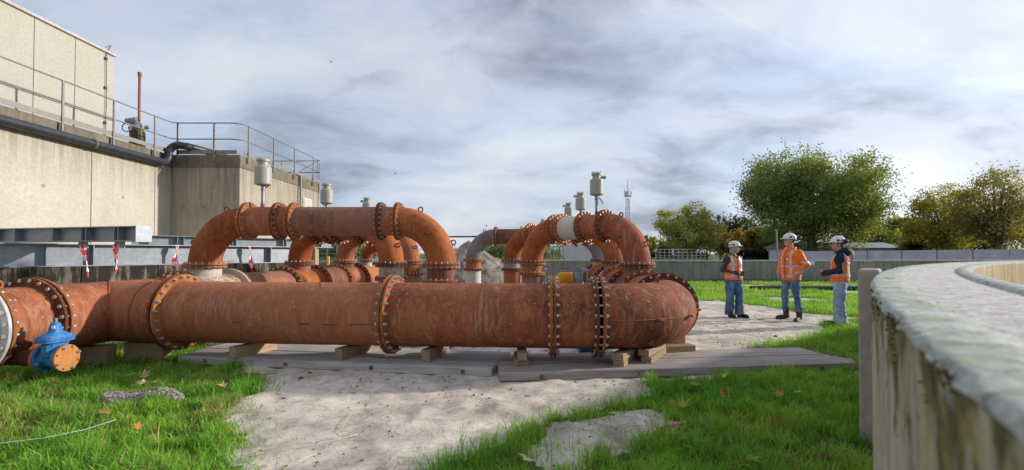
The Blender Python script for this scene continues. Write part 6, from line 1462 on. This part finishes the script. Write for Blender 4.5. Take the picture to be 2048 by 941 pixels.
tor = lambda c: np.hypot(c[:, 0], c[:, 1]) < .262
arm = lambda c: ~tor(c)
stripes(Pm, jM, [lambda c: (np.abs(c[:, 2] - .955) < .026) & (np.abs(c[:, 0]) < .235) & (np.hypot(c[:, 0] * .9, c[:, 1]) < .235), lambda c: (np.abs(c[:, 2] - 1.17) < .026) & (np.abs(c[:, 0]) < .225), lambda c: (np.abs(np.abs(c[:, 0]) - .115) < .026) & (c[:, 2] > .982) & (c[:, 2] < 1.56) & (np.abs(c[:, 2] - 1.17) > .027),
      lambda c: (np.abs(c[:, 0]) > .245) & (np.abs(c[:, 2] - 1.255 ) < .026), lambda c: (np.abs(c[:, 0]) > .225) & (np.abs(c[:, 2] - 1.10 - (c[:, 1]) * .6) < .024)], 'reflective_stripe', 'reflective', jo, .003)
mb = MB(); mb.tube([(0, -.163, .9), (0, -.166, 1.1), (0, -.164, 1.3), (0, -.155, 1.42), (0, -.125, 1.52)], .006, 6); Pm.mbput('zip', mb, 'dark_steel', jo)
pk_ = MB(); 
vv, ff, nn_ = jM; fc = np.array([vv[list(q)].mean(0) for q in ff]); 
stripes(Pm, jM, [lambda c: (((c[:, 0] - .055) / .042) ** 2 + ((c[:, 2] - 1.325) / .020) ** 2 < 1) & (c[:, 1] < 0)], 'chest_logo', 'logo_pink', jo, .003)
helmet(Pm, (0, -.012, 1.772) if 0 else tuple(V3(hcM) + Rh @ V3((0, .008, .052))), hdM, R(-6), .95, (.75, .0))

# woman on the left: orange vest over dark jacket, holding a phone, looking right
Pl = Person((5.05, 10.38, 0), R(12), 'woman in orange vest and wide dark jeans holding a small brown phone'); hzL, szL = .86, 1.375
ankL = [(-.105, .02), (.115, -.03)]; armsL = [((-.165, .01, 1.335), (-.245, .05, 1.07), (-.03, -.17, 1.005)), ((.165, .01, 1.335), (.22, .09, 1.08), (.14, -.12, .98))]
hcL = (0.015, -.02, 1.565); hdL = R(40)
bL_ = bodymesh(Pl, 1.67, hcL, hdL, .95, armsL, [(armsL[0][2], (1, -.28, -.08), (0, -.2, 1), .75, -1), (armsL[1][2], (-.8, -.5, -.1), (-.3, .4, 1), .6, 1)], hzL, szL, ankL)
face_bits(Pl, hcL, hdL, .95, bL_, 'hair_grey')
mb = MB(); RhL = rotz(hdL); HT = lambda p: V3(hcL) + RhL @ V3(p)
mb.ell(HT((0, .028, .03)), (.083, .085, .085), RhL, 16, 10)
for k in (-1, 1): mb.tube([HT((k * .070, .0, .03)), HT((k * .080, .005, -.05)), HT((k * .072, .01, -.12)), HT((k * .05, .02, -.165))], [.022, .030, .034, .014], 10)
mb.ell(HT((0, .062, -.06)), (.072, .042, .10), RhL, 14, 10); Pl.put('hair', organic(mb, .008, 3, .010, 5, 40), 'hair_grey')
legs(Pl, hzL, .088, ankL, (.112, .10, .086, .092, .102), 'denim_dark', None, (.175, .135), .055, None, 6)
for a, yw in zip(ankL, (R(-8), R(14))): shoe(Pl, (a[0], a[1] - .04), yw, 'shoe', 'boot_black')
mb = MB(); loft(mb, [(0, 0, .86, .17, .128), (0, 0, .95, .175, .135), (0, 0, 1.1, .165, .13), (0, 0, 1.25, .175, .13), (0, .01, 1.345, .15, .10), (0, .012, 1.395, .085, .07), (0, .01, 1.42, .068, .062)])
for sh, el, wr in armsL: limb(mb, [sh, el, V3(wr) + (V3(el) - V3(wr)) * .06], [.070, .062, .046])
jL = organic(mb, .010, 4, .022, 12, 14); joL = Pl.put('inner_jacket', jL, 'navy_jacket')
mb = MB(); loft(mb, [(0, 0, .845, .20, .158), (0, 0, .95, .198, .160), (0, 0, 1.1, .186, .152), (0, 0, 1.22, .192, .15), (0, .004, 1.31, .178, .132), (0, .01, 1.37, .150, .105), (0, .012, 1.405, .115, .085)])
vL = organic(mb, .010, 4, .022, 13, 10)
def vestcut(vf, arm, front=.03, neck=1.33, zb=0.0):
    """open front strip, arm holes and neck are cut away"""
    v, f, nm = vf; c = np.array([v[list(q)].mean(0) for q in f])
    keep = ~((np.hypot(c[:, 1] / .085, (c[:, 2] - arm[1]) / arm[2]) < 1) & (np.abs(c[:, 0]) > arm[0])) & ~((np.abs(c[:, 0]) < front + np.clip(c[:, 2] - neck, 0, 1) * 1.0) & (c[:, 1] < 0)) & (c[:, 2] < vf[0][:, 2].max() - .012) & (c[:, 2] > vf[0][:, 2].min() + .012)
    return v, [q for q, k in zip(f, keep) if k], nm
vLc = vestcut(vL, (.138, 1.285, .10), .018); voL = Pl.put('vest', vLc, 'hivis'); so = voL.modifiers.new('s', 'SOLIDIFY'); so.thickness = .005
stripes(Pl, vLc, [lambda c: (np.abs(c[:, 2] - .93) < .024), lambda c: (np.abs(c[:, 2] - 1.20) < .022) & (np.abs(c[:, 0]) < .16), lambda c: (np.abs(np.abs(c[:, 0]) - .102) < .024) & (np.abs(c[:, 2] - 1.20) > .023) & (c[:, 2] > .955)], 'reflective_stripe', 'reflective', voL, .004)
mb = MB(); mb.box((.045, -.235, 1.0), (.016, .075, .13), np.array(Matrix.Rotation(R(35), 3, 'X')) @ rotz(R(40)), .005); Pl.mbput('phone_tmp', mb, 'phone_case').name = 'phone'
helmet(Pl, tuple(HT((0, .010, .052))), hdL, R(-6), .93, (.75, 0))

# woman on the right: seen from behind and the side, facing left
Pr = Person((6.52, 9.06, 0), R(-128), 'woman in orange vest and pale jeans with dark hood, facing left'); hzR, szR = .90, 1.43
ankR = [(-.10, -.02), (.11, .03)]; armsR = [((-.175, .01, 1.385), (-.235, .02, 1.115), (-.05, -.24, 1.06)), ((.175, .01, 1.385), (.235, .0, 1.115), (.03, -.26, 1.04))]
hcR = (0, -.03, 1.625); hdR = R(12)
bR_ = bodymesh(Pr, 1.74, hcR, hdR, .97, armsR, [(armsR[0][2], (.8, -.45, 0), (0, -.2, 1), .6, -1), (armsR[1][2], (-.8, -.3, 0), (0, .2, 1), .6, 1)], hzR, szR, ankR)
face_bits(Pr, hcR, hdR, .97, bR_, 'hair_brown')
RhR = rotz(hdR); HR = lambda p: V3(hcR) + RhR @ V3(p); mb = MB()
mb.ell(HR((0, .028, .02)), (.083, .086, .085), RhR, 16, 10); mb.ell(HR((0, .075, -.05)), (.05, .04, .06), RhR, 12, 8); Pr.put('hair', organic(mb, .008, 3, .008, 7, 40), 'hair_brown')
mb = MB(); mb.tube([(.0, .10, 1.56), (.02, .185, 1.48), (.02, .205, 1.40), (.01, .195, 1.30)], [.02, .036, .034, .012], 10); Pr.mbput('ponytail', mb, 'hair_blond')
legs(Pr, hzR, .090, ankR, (.122, .108, .092, .098, .108), 'denim_light', None, (.182, .15), .05, None, 9)
for a, yw in zip(ankR, (R(-4), R(8))): shoe(Pr, (a[0], a[1] - .05), yw, 'shoe', 'boot_black')
mb = MB(); loft(mb, [(0, 0, .93, .175, .135), (0, 0, 1.0, .178, .138), (0, 0, 1.15, .17, .135), (0, 0, 1.3, .18, .135), (0, .01, 1.40, .155, .105), (0, .012, 1.455, .09, .08), (0, .01, 1.50, .076, .075)])
for sh, el, wr in armsR: limb(mb, [sh, el, V3(wr) + (V3(el) - V3(wr)) * -.02], [.076, .068, .052])
jR = organic(mb, .010, 4, .024, 22, 14); joR = Pr.put('sweater', jR, 'navy_knit')
mb = MB(); mb.ell((0, .11, 1.475), (.115, .075, .095), None, 16, 10); mb.tube([(-.085, -.055, 1.45), (-.10, .02, 1.49), (-.07, .11, 1.53), (0, .15, 1.55), (.07, .11, 1.53), (.10, .02, 1.49), (.085, -.055, 1.45)], .040, 10); Pr.put('hood', organic(mb, .009, 3, .012, 25, 18), 'navy_knit', joR)
mb = MB(); loft(mb, [(0, 0, .89, .205, .165), (0, 0, .98, .204, .168), (0, 0, 1.12, .195, .162), (0, 0, 1.26, .198, .158), (0, .006, 1.36, .182, .138), (0, .01, 1.42, .155, .108), (0, .012, 1.455, .118, .088)])
vR = vestcut(organic(mb, .010, 4, .020, 23, 10), (.135, 1.32, .12), .03, 1.37); voR = Pr.put('vest', vR, 'hivis'); so = voR.modifiers.new('s', 'SOLIDIFY'); so.thickness = .005
stripes(Pr, vR, [lambda c: (np.abs(c[:, 2] - 1.02) < .026), lambda c: (np.abs(np.abs(c[:, 0]) - .105) < .025) & (c[:, 2] > 1.047)], 'reflective_stripe', 'reflective', voR, .004)
helmet(Pr, tuple(HR((0, .010, .052))), hdR, R(-5), .95, (.25, .01), True)
